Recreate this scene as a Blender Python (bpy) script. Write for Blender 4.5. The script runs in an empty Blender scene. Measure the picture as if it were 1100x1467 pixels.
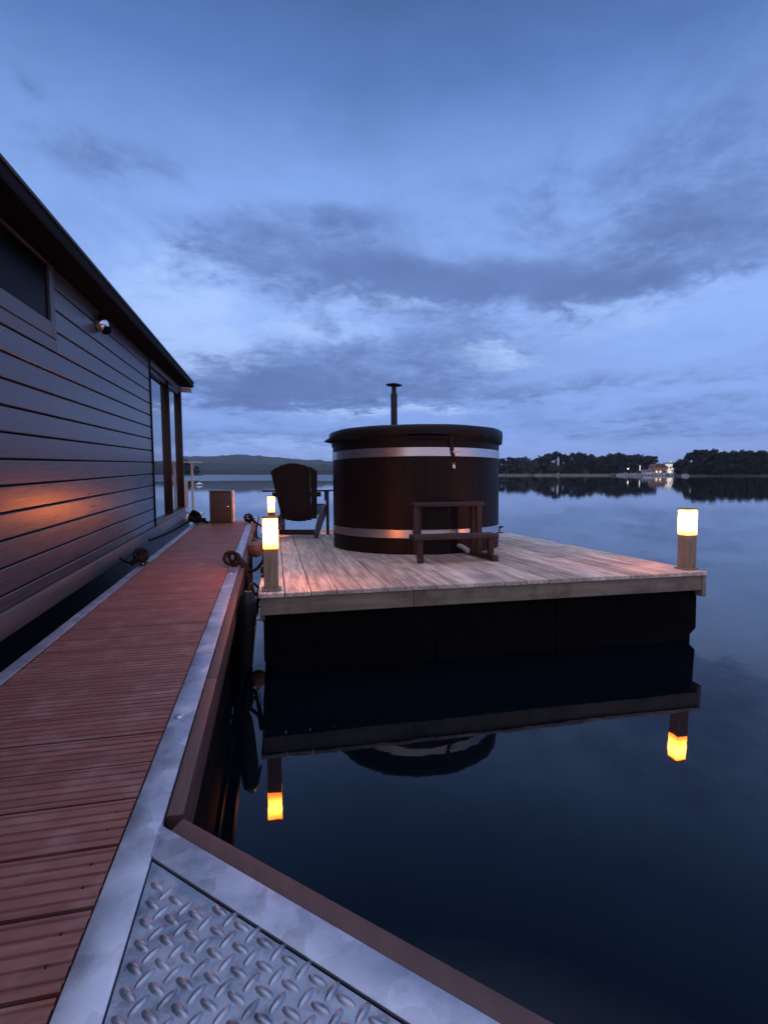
import bpy, bmesh, math, random
from mathutils import Vector, Matrix, noise

random.seed(7)
S = bpy.context.scene
COL = S.collection
PI = math.pi

# ------------------------------------------------------------------ helpers
class MB:
    """collects shapes and links them as ONE mesh object"""
    def __init__(self):
        self.bm = bmesh.new()

    def _add(self, t, mat=0, M=None, smooth=False):
        if M is not None:
            t.transform(M)
        for f in t.faces:
            f.material_index = mat
            f.smooth = smooth
        me = bpy.data.meshes.new('tmp')
        t.to_mesh(me)
        t.free()
        self.bm.from_mesh(me)
        bpy.data.meshes.remove(me)
        return self

    def box(self, x0, x1, y0, y1, z0, z1, bev=0.0, mat=0, M=None):
        t = bmesh.new()
        v = [t.verts.new((x, y, z)) for x in (x0, x1) for y in (y0, y1) for z in (z0, z1)]
        for q in ((0, 1, 3, 2), (4, 6, 7, 5), (0, 4, 5, 1), (2, 3, 7, 6), (0, 2, 6, 4), (1, 5, 7, 3)):
            t.faces.new([v[i] for i in q])
        if bev > 0:
            bmesh.ops.bevel(t, geom=list(t.edges), offset=bev, segments=2, profile=0.6, affect='EDGES', clamp_overlap=True)
        bmesh.ops.recalc_face_normals(t, faces=list(t.faces))
        return self._add(t, mat, M)

    def beam(self, p0, p1, w, h, bev=0.0, mat=0, up=(0, 0, 1)):
        """board from p0 to p1, width w (sideways) and height h (along up)"""
        p0, p1 = Vector(p0), Vector(p1)
        d = (p1 - p0)
        L = d.length
        d.normalize()
        x = d.cross(Vector(up))
        x.normalize()
        z = x.cross(d)
        M = Matrix(((x.x, d.x, z.x, p0.x), (x.y, d.y, z.y, p0.y), (x.z, d.z, z.z, p0.z), (0, 0, 0, 1)))
        return self.box(-w / 2, w / 2, 0, L, -h / 2, h / 2, bev, mat, M)

    def prism(self, poly, z0, z1, bev=0.0, mat=0, M=None, smooth=False):
        t = bmesh.new()
        a = [t.verts.new((p[0], p[1], z0)) for p in poly]
        b = [t.verts.new((p[0], p[1], z1)) for p in poly]
        n = len(poly)
        t.faces.new(a[::-1])
        t.faces.new(b)
        for i in range(n):
            t.faces.new((a[i], a[(i + 1) % n], b[(i + 1) % n], b[i]))
        if bev > 0:
            bmesh.ops.bevel(t, geom=list(t.edges), offset=bev, segments=2, profile=0.6, affect='EDGES', clamp_overlap=True)
        bmesh.ops.recalc_face_normals(t, faces=list(t.faces))
        return self._add(t, mat, M, smooth)

    def tube(self, pts, r, seg=10, mat=0, M=None, closed=False, smooth=True):
        pts = [Vector(p) for p in pts]
        n = len(pts)
        rad = r if isinstance(r, (list, tuple)) else [r] * n
        t = bmesh.new()
        prev = None
        rings = []
        for i, p in enumerate(pts):
            if closed:
                d = pts[(i + 1) % n] - pts[i - 1]
            else:
                d = pts[min(i + 1, n - 1)] - pts[max(i - 1, 0)]
            if d.length < 1e-9:
                d = Vector((0, 0, 1))
            d.normalize()
            if prev is None:
                prev = Vector((0, 0, 1)) if abs(d.z) < .9 else Vector((1, 0, 0))
            x = prev - d * prev.dot(d)
            if x.length < 1e-6:
                x = d.orthogonal()
            x.normalize()
            y = d.cross(x)
            prev = x
            rings.append([t.verts.new(p + (x * math.cos(2 * PI * k / seg) + y * math.sin(2 * PI * k / seg)) * rad[i]) for k in range(seg)])
        m = n if closed else n - 1
        for i in range(m):
            A, B = rings[i], rings[(i + 1) % n]
            for k in range(seg):
                t.faces.new((A[k], A[(k + 1) % seg], B[(k + 1) % seg], B[k]))
        if not closed:
            t.faces.new(rings[0][::-1])
            t.faces.new(rings[-1])
        bmesh.ops.recalc_face_normals(t, faces=list(t.faces))
        return self._add(t, mat, M, smooth)

    def lathe(self, prof, seg=32, mat=0, M=None, smooth=True):
        t = bmesh.new()
        rings = []
        for r, z in prof:
            if r < 1e-6:
                rings.append([t.verts.new((0, 0, z))])
            else:
                rings.append([t.verts.new((r * math.cos(2 * PI * k / seg), r * math.sin(2 * PI * k / seg), z)) for k in range(seg)])
        for A, B in zip(rings[:-1], rings[1:]):
            for k in range(seg):
                j = (k + 1) % seg
                if len(A) == 1 and len(B) == 1:
                    continue
                if len(A) == 1:
                    t.faces.new((A[0], B[j], B[k]))
                elif len(B) == 1:
                    t.faces.new((A[k], A[j], B[0]))
                else:
                    t.faces.new((A[k], A[j], B[j], B[k]))
        bmesh.ops.recalc_face_normals(t, faces=list(t.faces))
        return self._add(t, mat, M, smooth)

    def quad(self, a, b, c, d, mat=0):
        vs = [self.bm.verts.new(p) for p in (a, b, c, d)]
        f = self.bm.faces.new(vs)
        f.material_index = mat
        return self

    def build(self, name, mats, parent=None, sharp=35):
        me = bpy.data.meshes.new(name)
        self.bm.to_mesh(me)
        self.bm.free()
        for m in (mats if isinstance(mats, (list, tuple)) else [mats]):
            me.materials.append(m)
        if sharp:
            me.set_sharp_from_angle(angle=math.radians(sharp))
        o = bpy.data.objects.new(name, me)
        COL.objects.link(o)
        if parent is not None:
            o.parent = parent
        return o


class Frame:
    """a floating body's own axes: x to the right, y along it, z up"""
    def __init__(self, O, r, a):
        self.O, self.r, self.a = Vector(O), Vector(r).normalized(), Vector(a).normalized()
        self.r = (self.r - self.a * self.r.dot(self.a)).normalized()
        self.u = self.r.cross(self.a)

    def mat(self, p=(0, 0, 0), rz=0.0, tilt=None):
        o = self.O + self.r * p[0] + self.a * p[1] + self.u * p[2]
        R = Matrix((self.r, self.a, self.u)).transposed().to_4x4()
        m = Matrix.Translation(o) @ R @ Matrix.Rotation(rz, 4, 'Z')
        return m


# three floating bodies, none of them perfectly level
JETTY = Frame((-.257, -.040, .468), (.976, .219, 0), (-.219, .976, .019))
HOUSE = Frame((-.257, -.040, .468), (.973, .231, 0), (-.231, .973, .016))
DECK = Frame((-.820, 3.266, .510), (.978, .210, .001), (-.210, .977, -.027))


def tag(o, label=None, cat=None, group=None, kind=None):
    if label: o['label'] = label
    if cat: o['category'] = cat
    if group: o['group'] = group
    if kind: o['kind'] = kind
    return o


def thing(name, label, cat, M=None, group=None):
    o = bpy.data.objects.new(name, None)
    o.empty_display_size = .1
    COL.objects.link(o)
    if M is not None:
        o.matrix_world = M
    return tag(o, label, cat, group)


def copy_tree(o, parent=None):
    kids = list(o.children)
    c = o.copy()
    COL.objects.link(c)
    if parent is not None:
        c.parent = parent
    for k in kids:
        copy_tree(k, c)
    return c


# ------------------------------------------------------------------ materials
def nodes_of(m):
    nt = m.node_tree
    return nt, nt.nodes, nt.links


def new_mat(name):
    m = bpy.data.materials.new(name)
    m.use_nodes = True
    return m


def bsdf_of(m):
    return m.node_tree.nodes['Principled BSDF']


def surf(name, c1, c2, rough=.6, metal=0.0, scale=6.0, stretch=(1, 1, 1), detail=6, bump=.0, bdist=.004,
         rvar=.12, island=.0, coat=0.0, spec=.5, fine=0.0, fine_scale=120.0, lo=.3, hi=.7, dirt=None, dirt_scale=2.5):
    """mottled surface: two tones mixed by (stretched) noise, roughness varied, optional bump and per-piece tone"""
    m = new_mat(name)
    nt, N, L = nodes_of(m)
    b = bsdf_of(m)
    tc = N.new('ShaderNodeTexCoord')
    mp = N.new('ShaderNodeMapping')
    mp.inputs['Scale'].default_value = stretch
    L.new(tc.outputs['Object'], mp.inputs['Vector'])
    vec = mp.outputs['Vector']
    if island:
        g = N.new('ShaderNodeNewGeometry')
        ml = N.new('ShaderNodeMath'); ml.operation = 'MULTIPLY'; ml.inputs[1].default_value = 37.0
        L.new(g.outputs['Random Per Island'], ml.inputs[0])
        ad = N.new('ShaderNodeVectorMath'); ad.operation = 'ADD'
        L.new(vec, ad.inputs[0]); L.new(ml.outputs[0], ad.inputs[1])
        vec = ad.outputs[0]
    n = N.new('ShaderNodeTexNoise')
    n.inputs['Scale'].default_value = scale
    n.inputs['Detail'].default_value = detail
    n.inputs['Roughness'].default_value = .6
    L.new(vec, n.inputs['Vector'])
    mr = N.new('ShaderNodeMapRange')
    mr.inputs['From Min'].default_value = lo
    mr.inputs['From Max'].default_value = hi
    L.new(n.outputs['Fac'], mr.inputs['Value'])
    mx = N.new('ShaderNodeMix'); mx.data_type = 'RGBA'
    mx.inputs['A'].default_value = (*c1, 1)
    mx.inputs['B'].default_value = (*c2, 1)
    L.new(mr.outputs['Result'], mx.inputs['Factor'])
    col = mx.outputs['Result']
    if island:
        hs = N.new('ShaderNodeHueSaturation')
        m2 = N.new('ShaderNodeMapRange')
        m2.inputs['To Min'].default_value = 1 - island
        m2.inputs['To Max'].default_value = 1 + island
        L.new(g.outputs['Random Per Island'], m2.inputs['Value'])
        L.new(m2.outputs['Result'], hs.inputs['Value'])
        L.new(col, hs.inputs['Color'])
        col = hs.outputs['Color']
    if dirt is not None:
        n3 = N.new('ShaderNodeTexNoise')
        n3.inputs['Scale'].default_value = dirt_scale
        n3.inputs['Detail'].default_value = 8
        n3.inputs['Roughness'].default_value = .65
        L.new(tc.outputs['Object'], n3.inputs['Vector'])
        m3 = N.new('ShaderNodeMapRange')
        m3.inputs['From Min'].default_value = .5
        m3.inputs['From Max'].default_value = .70
        m3.inputs['To Max'].default_value = dirt[3]
        L.new(n3.outputs['Fac'], m3.inputs['Value'])
        mx3 = N.new('ShaderNodeMix'); mx3.data_type = 'RGBA'
        mx3.inputs['B'].default_value = (*dirt[:3], 1)
        L.new(col, mx3.inputs['A'])
        L.new(m3.outputs['Result'], mx3.inputs['Factor'])
        col = mx3.outputs['Result']
    L.new(col, b.inputs['Base Color'])
    rr = N.new('ShaderNodeMapRange')
    rr.inputs['To Min'].default_value = max(.02, rough - rvar)
    rr.inputs['To Max'].default_value = min(1, rough + rvar)
    L.new(n.outputs['Fac'], rr.inputs['Value'])
    L.new(rr.outputs['Result'], b.inputs['Roughness'])
    b.inputs['Metallic'].default_value = metal
    b.inputs['Specular IOR Level'].default_value = spec
    if coat:
        b.inputs['Coat Weight'].default_value = coat
        b.inputs['Coat Roughness'].default_value = .2
    if bump:
        h = n.outputs['Fac']
        if fine:
            n2 = N.new('ShaderNodeTexNoise')
            n2.inputs['Scale'].default_value = fine_scale
            n2.inputs['Detail'].default_value = 3
            L.new(vec, n2.inputs['Vector'])
            ma = N.new('ShaderNodeMath'); ma.operation = 'MULTIPLY_ADD'
            ma.inputs[1].default_value = fine
            L.new(n2.outputs['Fac'], ma.inputs[0]); L.new(n.outputs['Fac'], ma.inputs[2])
            h = ma.outputs[0]
        bp = N.new('ShaderNodeBump')
        bp.inputs['Strength'].default_value = bump
        bp.inputs['Distance'].default_value = bdist
        L.new(h, bp.inputs['Height'])
        L.new(bp.outputs['Normal'], b.inputs['Normal'])
    return m


def emit(name, c, s):
    m = new_mat(name)
    b = bsdf_of(m)
    b.inputs['Base Color'].default_value = (.8, .75, .65, 1)
    b.inputs['Roughness'].default_value = .5
    b.inputs['Emission Color'].default_value = (*c, 1)
    b.inputs['Emission Strength'].default_value = s
    return m


def galvanised(name):
    m = surf(name, (.28, .315, .39), (.44, .475, .56), rough=.40, metal=.75, scale=9, detail=7, bump=.10, bdist=.002, rvar=.2, fine=.5, dirt=(.16, .17, .20, .55), dirt_scale=11)
    nt, N, L = nodes_of(m)
    b = bsdf_of(m)
    tc = N.new('ShaderNodeTexCoord')
    nz = N.new('ShaderNodeTexNoise'); nz.inputs['Scale'].default_value = 16; nz.inputs['Detail'].default_value = 3
    L.new(tc.outputs['Object'], nz.inputs['Vector'])
    mxv = N.new('ShaderNodeMix'); mxv.data_type = 'RGBA'; mxv.inputs['Factor'].default_value = .06
    L.new(tc.outputs['Object'], mxv.inputs['A']); L.new(nz.outputs['Color'], mxv.inputs['B'])
    vo = N.new('ShaderNodeTexVoronoi'); vo.inputs['Scale'].default_value = 14; vo.feature = 'SMOOTH_F1'
    vo.inputs['Smoothness'].default_value = .10
    L.new(mxv.outputs['Result'], vo.inputs['Vector'])
    sep = N.new('ShaderNodeSeparateColor'); L.new(vo.outputs['Color'], sep.inputs['Color'])
    hs = N.new('ShaderNodeHueSaturation')
    mr = N.new('ShaderNodeMapRange'); mr.inputs['To Min'].default_value = .80; mr.inputs['To Max'].default_value = 1.22
    L.new(sep.outputs['Red'], mr.inputs['Value']); L.new(mr.outputs['Result'], hs.inputs['Value'])
    src = b.inputs['Base Color'].links[0].from_socket
    L.new(src, hs.inputs['Color'])
    L.new(hs.outputs['Color'], b.inputs['Base Color'])
    return m


def plate_mat():
    # walked-on chequer plate: wet, dull zinc with grime in the hollows and scuffs
    m = surf('worn chequer plate', (.20, .23, .29), (.37, .41, .48), rough=.40, metal=.8, scale=14, detail=8, bump=.18, bdist=.0015, rvar=.26, fine=.6, fine_scale=160, dirt=(.07, .08, .10, .75), dirt_scale=26)
    return m


MAT = {}
MAT['plate'] = plate_mat()
MAT['composite'] = surf('brown composite decking', (.138, .050, .042), (.212, .083, .066), rough=.52, scale=5, stretch=(2, 14, 6),
                        bump=.25, bdist=.002, island=.16, fine=.5, fine_scale=60, dirt=(.33, .25, .23, .35), dirt_scale=7)
MAT['timber'] = surf('reddish timber', (.050, .025, .023), (.086, .046, .041), rough=.6, scale=4, stretch=(9, 1.2, 9), bump=.35, bdist=.003, island=.1)
MAT['galv'] = galvanised('galvanised steel')
MAT['blackplastic'] = surf('black float plastic', (.0015, .0016, .002), (.004, .0044, .0055), rough=.7, scale=5, bump=.1, spec=.08)
MAT['deckwood'] = surf('weathered softwood decking', (.38, .315, .26), (.74, .66, .58), rough=.6, scale=3.2, stretch=(9, .7, 9), detail=9, lo=.36, hi=.64,
                       bump=.4, bdist=.003, island=.24, fine=.6, fine_scale=40, dirt=(.20, .16, .13, .6), dirt_scale=3.0)
MAT['fascia'] = surf('grey green treated timber', (.20, .175, .125), (.33, .285, .21), rough=.7, scale=3, stretch=(.8, 6, 9), detail=8,
                     bump=.3, bdist=.003, island=.12, dirt=(.09, .07, .05, .7), dirt_scale=5)
MAT['postwood'] = surf('treated post timber', (.21, .165, .11), (.38, .30, .205), rough=.7, scale=4, stretch=(9, 9, .9), bump=.4, bdist=.003, dirt=(.09, .07, .05, .6), dirt_scale=9)
def lamp_glass_mat():
    # frosted amber glass: brightest round the bulb, deeper amber towards the ends
    m = emit('lit amber lamp glass', (1.0, .20, .022), 45.0)
    nt, N, L = nodes_of(m)
    tc = N.new('ShaderNodeTexCoord'); sp = N.new('ShaderNodeSeparateXYZ'); L.new(tc.outputs['Generated'], sp.inputs[0])
    a = N.new('ShaderNodeMath'); a.operation = 'SUBTRACT'; a.inputs[1].default_value = .56; L.new(sp.outputs['Z'], a.inputs[0])
    b = N.new('ShaderNodeMath'); b.operation = 'ABSOLUTE'; L.new(a.outputs[0], b.inputs[0])
    r = N.new('ShaderNodeMapRange'); r.interpolation_type = 'SMOOTHSTEP'
    for k, v in (('From Min', .56), ('From Max', .02), ('To Min', 20.0), ('To Max', 104.0)): r.inputs[k].default_value = v
    L.new(b.outputs[0], r.inputs['Value'])
    L.new(r.outputs['Result'], bsdf_of(m).inputs['Emission Strength'])
    c = N.new('ShaderNodeValToRGB'); L.new(b.outputs[0], c.inputs['Fac'])
    e = c.color_ramp.elements
    e[0].position, e[0].color = 0.0, (1, .25, .030, 1)
    e[1].position, e[1].color = .55, (1, .165, .011, 1)
    L.new(c.outputs['Color'], bsdf_of(m).inputs['Emission Color'])
    return m


MAT['lamp'] = lamp_glass_mat()
MAT['lampmetal'] = surf('brown lamp metal', (.16, .11, .07), (.24, .17, .11), rough=.45, metal=.4, scale=20)
MAT['wall'] = surf('dark stained cladding', (.056, .060, .074), (.088, .093, .110), rough=.29, scale=3, stretch=(8, .8, 60), detail=6,
                   bump=.05, bdist=.001, rvar=.08, island=.07, spec=.55)
MAT['trim'] = surf('blue grey trim paint', (.085, .092, .11), (.125, .132, .15), rough=.45, scale=4, stretch=(6, .6, 6), bump=.12)
MAT['roof'] = surf('dark roof edge metal', (.022, .024, .028), (.045, .048, .054), rough=.5, scale=5, metal=.2, bump=.12)
MAT['soffit'] = surf('black soffit board', (.005, .005, .006), (.009, .009, .010), rough=.8, scale=6, spec=.15)
MAT['jamb'] = surf('dark brown varnished jamb', (.008, .006, .0055), (.015, .010, .009), rough=.35, scale=4, stretch=(8, 8, .7), bump=.1)
MAT['hull'] = surf('black hull', (.004, .0045, .006), (.009, .0095, .012), rough=.5, scale=4)
MAT['tubwood'] = surf('dark brown tub staves', (.0052, .0027, .0027), (.0100, .0046, .0043), rough=.5, scale=4, stretch=(10, 10, .8), detail=7, spec=.2,
                      bump=.3, bdist=.003, island=.22, fine=.5, fine_scale=40)
MAT['steel'] = surf('brushed steel band', (.58, .56, .55), (.72, .70, .69), rough=.30, metal=1.0, scale=3, stretch=(1.5, 1.5, 40), rvar=.08)
MAT['vinyl'] = surf('black vinyl cover', (.0045, .0045, .0055), (.010, .010, .012), rough=.5, spec=.25, scale=5, bump=.35, bdist=.01)
MAT['iron'] = surf('sooty black stove pipe', (.012, .013, .014), (.035, .035, .036), rough=.5, metal=.5, scale=9, bump=.15)
MAT['stepwood'] = surf('dark step timber', (.020, .0115, .011), (.040, .024, .022), rough=.6, scale=5, stretch=(3, 3, 3), bump=.3, bdist=.003)
MAT['chairwood'] = surf('dark chair timber', (.010, .006, .0055), (.020, .012, .010), rough=.6, scale=4, stretch=(8, 8, 1), bump=.25, island=.15)
MAT['chairleg'] = surf('grey brown chair timber', (.06, .047, .043), (.10, .08, .07), rough=.6, scale=5, bump=.25)
MAT['rope'] = surf('black mooring rope', (.006, .0055, .0055), (.016, .015, .014), rough=.85, spec=.2, scale=60, bump=.8, bdist=.004)
MAT['cleat'] = surf('black iron cleat', (.015, .015, .017), (.04, .04, .044), rough=.35, metal=.7, scale=15)
MAT['rubber'] = surf('black fender rubber', (.004, .004, .005), (.008, .008, .009), rough=.35, spec=.3, scale=8)
MAT['buoy'] = surf('brown orange buoy', (.13, .065, .042), (.20, .10, .062), rough=.55, scale=12)
MAT['chrome'] = surf('chrome', (.70, .70, .72), (.80, .80, .82), rough=.12, metal=1.0, scale=5, rvar=.04)
MAT['white'] = surf('white painted metal', (.62, .60, .56), (.78, .76, .72), rough=.5, scale=6)
MAT['boxwood'] = surf('brown service box', (.085, .047, .032), (.14, .08, .052), rough=.5, scale=5, bump=.15)
MAT['boxedge'] = surf('pale box edge', (.55, .42, .33), (.68, .54, .44), rough=.45, scale=5)
MAT['pvc'] = surf('pale drain pipe plastic', (.40, .40, .38), (.58, .58, .55), rough=.4, scale=14)
MAT['bark'] = surf('bark', (.05, .04, .03), (.09, .075, .06), rough=.9, scale=4)
MAT['leaf'] = surf('dark foliage', (.008, .015, .010), (.022, .034, .020), rough=.8, scale=.35, island=.35)
MAT['leafpale'] = surf('pale willow foliage', (.035, .047, .035), (.065, .078, .055), rough=.8, scale=.35, island=.3)
MAT['forest'] = surf('forest canopy', (.007, .014, .013), (.020, .031, .025), rough=.9, scale=.05, detail=9)
MAT['shore'] = surf('grassy shore', (.018, .024, .016), (.035, .04, .026), rough=.9, scale=.08)
MAT['reed'] = surf('dry reed', (.34, .31, .22), (.52, .48, .36), rough=.9, scale=.3)
MAT['boat'] = surf('white boat hull', (.52, .54, .56), (.66, .68, .70), rough=.35, scale=1)
MAT['boatglass'] = surf('dark boat glass', (.02, .022, .026), (.035, .04, .045), rough=.1, scale=1)
MAT['brickwall'] = surf('pink brick house wall', (.40, .25, .21), (.52, .33, .28), rough=.8, scale=3)
MAT['renderwall'] = surf('white render house wall', (.70, .68, .64), (.82, .80, .76), rough=.8, scale=2)
MAT['tiles'] = surf('red roof tiles', (.16, .075, .06), (.23, .105, .085), rough=.8, scale=2, stretch=(1, 1, 6))
MAT['slate'] = surf('grey roof', (.14, .14, .15), (.22, .22, .23), rough=.8, scale=2)
MAT['litwin'] = emit('lit window', (1.0, .72, .42), 1.3)
MAT['glowwhite'] = emit('self lit white', (1.0, .90, .84), .6)  # white that emits by itself, standing in for floodlight
MAT['globe'] = emit('lit street lamp globe', (1.0, .95, .88), 5.0)
MAT['quay'] = surf('quay concrete', (.045, .045, .045), (.08, .08, .076), rough=.85, scale=1)


def glass_mat():
    m = new_mat('dark window glass')
    b = bsdf_of(m)
    nt, N, L = nodes_of(m)
    b.inputs['Base Color'].default_value = (.012, .013, .016, 1)
    b.inputs['Roughness'].default_value = .015
    b.inputs['IOR'].default_value = 1.9
    b.inputs['Coat Weight'].default_value = 1.0
    b.inputs['Coat IOR'].default_value = 1.8
    b.inputs['Coat Roughness'].default_value = .01
    tc = N.new('ShaderNodeTexCoord')
    n = N.new('ShaderNodeTexNoise'); n.inputs['Scale'].default_value = 1.4; n.inputs['Detail'].default_value = 1
    L.new(tc.outputs['Object'], n.inputs['Vector'])
    bp = N.new('ShaderNodeBump'); bp.inputs['Strength'].default_value = .05; bp.inputs['Distance'].default_value = .004
    L.new(n.outputs['Fac'], bp.inputs['Height']); L.new(bp.outputs['Normal'], b.inputs['Normal'])
    return m


MAT['glass'] = glass_mat()


def dark_glass():
    m = new_mat('unlit window glass')
    b = bsdf_of(m)
    nt, N, L = nodes_of(m)
    tc = N.new('ShaderNodeTexCoord')
    n = N.new('ShaderNodeTexNoise'); n.inputs['Scale'].default_value = 4
    L.new(tc.outputs['Object'], n.inputs['Vector'])
    mr = N.new('ShaderNodeMapRange'); mr.inputs['To Min'].default_value = .25; mr.inputs['To Max'].default_value = .4
    L.new(n.outputs['Fac'], mr.inputs['Value']); L.new(mr.outputs['Result'], b.inputs['Roughness'])
    b.inputs['Base Color'].default_value = (.004, .004, .0045, 1)
    b.inputs['Specular IOR Level'].default_value = .04
    return m


MAT['glassdark'] = dark_glass()


def water_mat():
    m = new_mat('lake water')
    nt, N, L = nodes_of(m)
    b = bsdf_of(m)
    b.inputs['Base Color'].default_value = (.0009, .0030, .0060, 1)
    b.inputs['IOR'].default_value = 1.43
    tc = N.new('ShaderNodeTexCoord')
    n1 = N.new('ShaderNodeTexNoise'); n1.inputs['Scale'].default_value = 1.1; n1.inputs['Detail'].default_value = 3
    n2 = N.new('ShaderNodeTexNoise'); n2.inputs['Scale'].default_value = 7.0; n2.inputs['Detail'].default_value = 2
    L.new(tc.outputs['Object'], n1.inputs['Vector']); L.new(tc.outputs['Object'], n2.inputs['Vector'])
    ad = N.new('ShaderNodeMath'); ad.operation = 'MULTIPLY_ADD'; ad.inputs[1].default_value = .12
    L.new(n2.outputs['Fac'], ad.inputs[0]); L.new(n1.outputs['Fac'], ad.inputs[2])
    # a band of wind-ruffled water far out to the left
    sp = N.new('ShaderNodeSeparateXYZ'); L.new(tc.outputs['Object'], sp.inputs['Vector'])
    wob = N.new('ShaderNodeTexNoise'); wob.inputs['Scale'].default_value = .012; wob.inputs['Detail'].default_value = 4
    L.new(tc.outputs['Object'], wob.inputs['Vector'])
    wy = N.new('ShaderNodeMath'); wy.operation = 'MULTIPLY_ADD'; wy.inputs[1].default_value = 90
    L.new(wob.outputs['Fac'], wy.inputs[0]); L.new(sp.outputs['Y'], wy.inputs[2])
    def ramp(src, a, bb, lo=0, hi=1):
        r = N.new('ShaderNodeMapRange'); r.interpolation_type = 'SMOOTHSTEP'
        r.inputs['From Min'].default_value = a; r.inputs['From Max'].default_value = bb
        r.inputs['To Min'].default_value = lo; r.inputs['To Max'].default_value = hi
        L.new(src, r.inputs['Value']); return r.outputs['Result']
    def mul(a, c):
        x = N.new('ShaderNodeMath'); x.operation = 'MULTIPLY'; L.new(a, x.inputs[0]); L.new(c, x.inputs[1]); return x.outputs[0]
    band = mul(mul(ramp(wy.outputs[0], 125, 150), ramp(wy.outputs[0], 420, 520, 1, 0)), ramp(sp.outputs['X'], 5, 30, 1, 0))
    rg = N.new('ShaderNodeMapRange'); rg.inputs['To Min'].default_value = .018; rg.inputs['To Max'].default_value = .30
    L.new(band, rg.inputs['Value']); L.new(rg.outputs['Result'], b.inputs['Roughness'])
    bp = N.new('ShaderNodeBump'); bp.inputs['Strength'].default_value = .05; bp.inputs['Distance'].default_value = .05
    L.new(ad.outputs[0], bp.inputs['Height']); L.new(bp.outputs['Normal'], b.inputs['Normal'])
    return m


MAT['water'] = water_mat()

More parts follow.
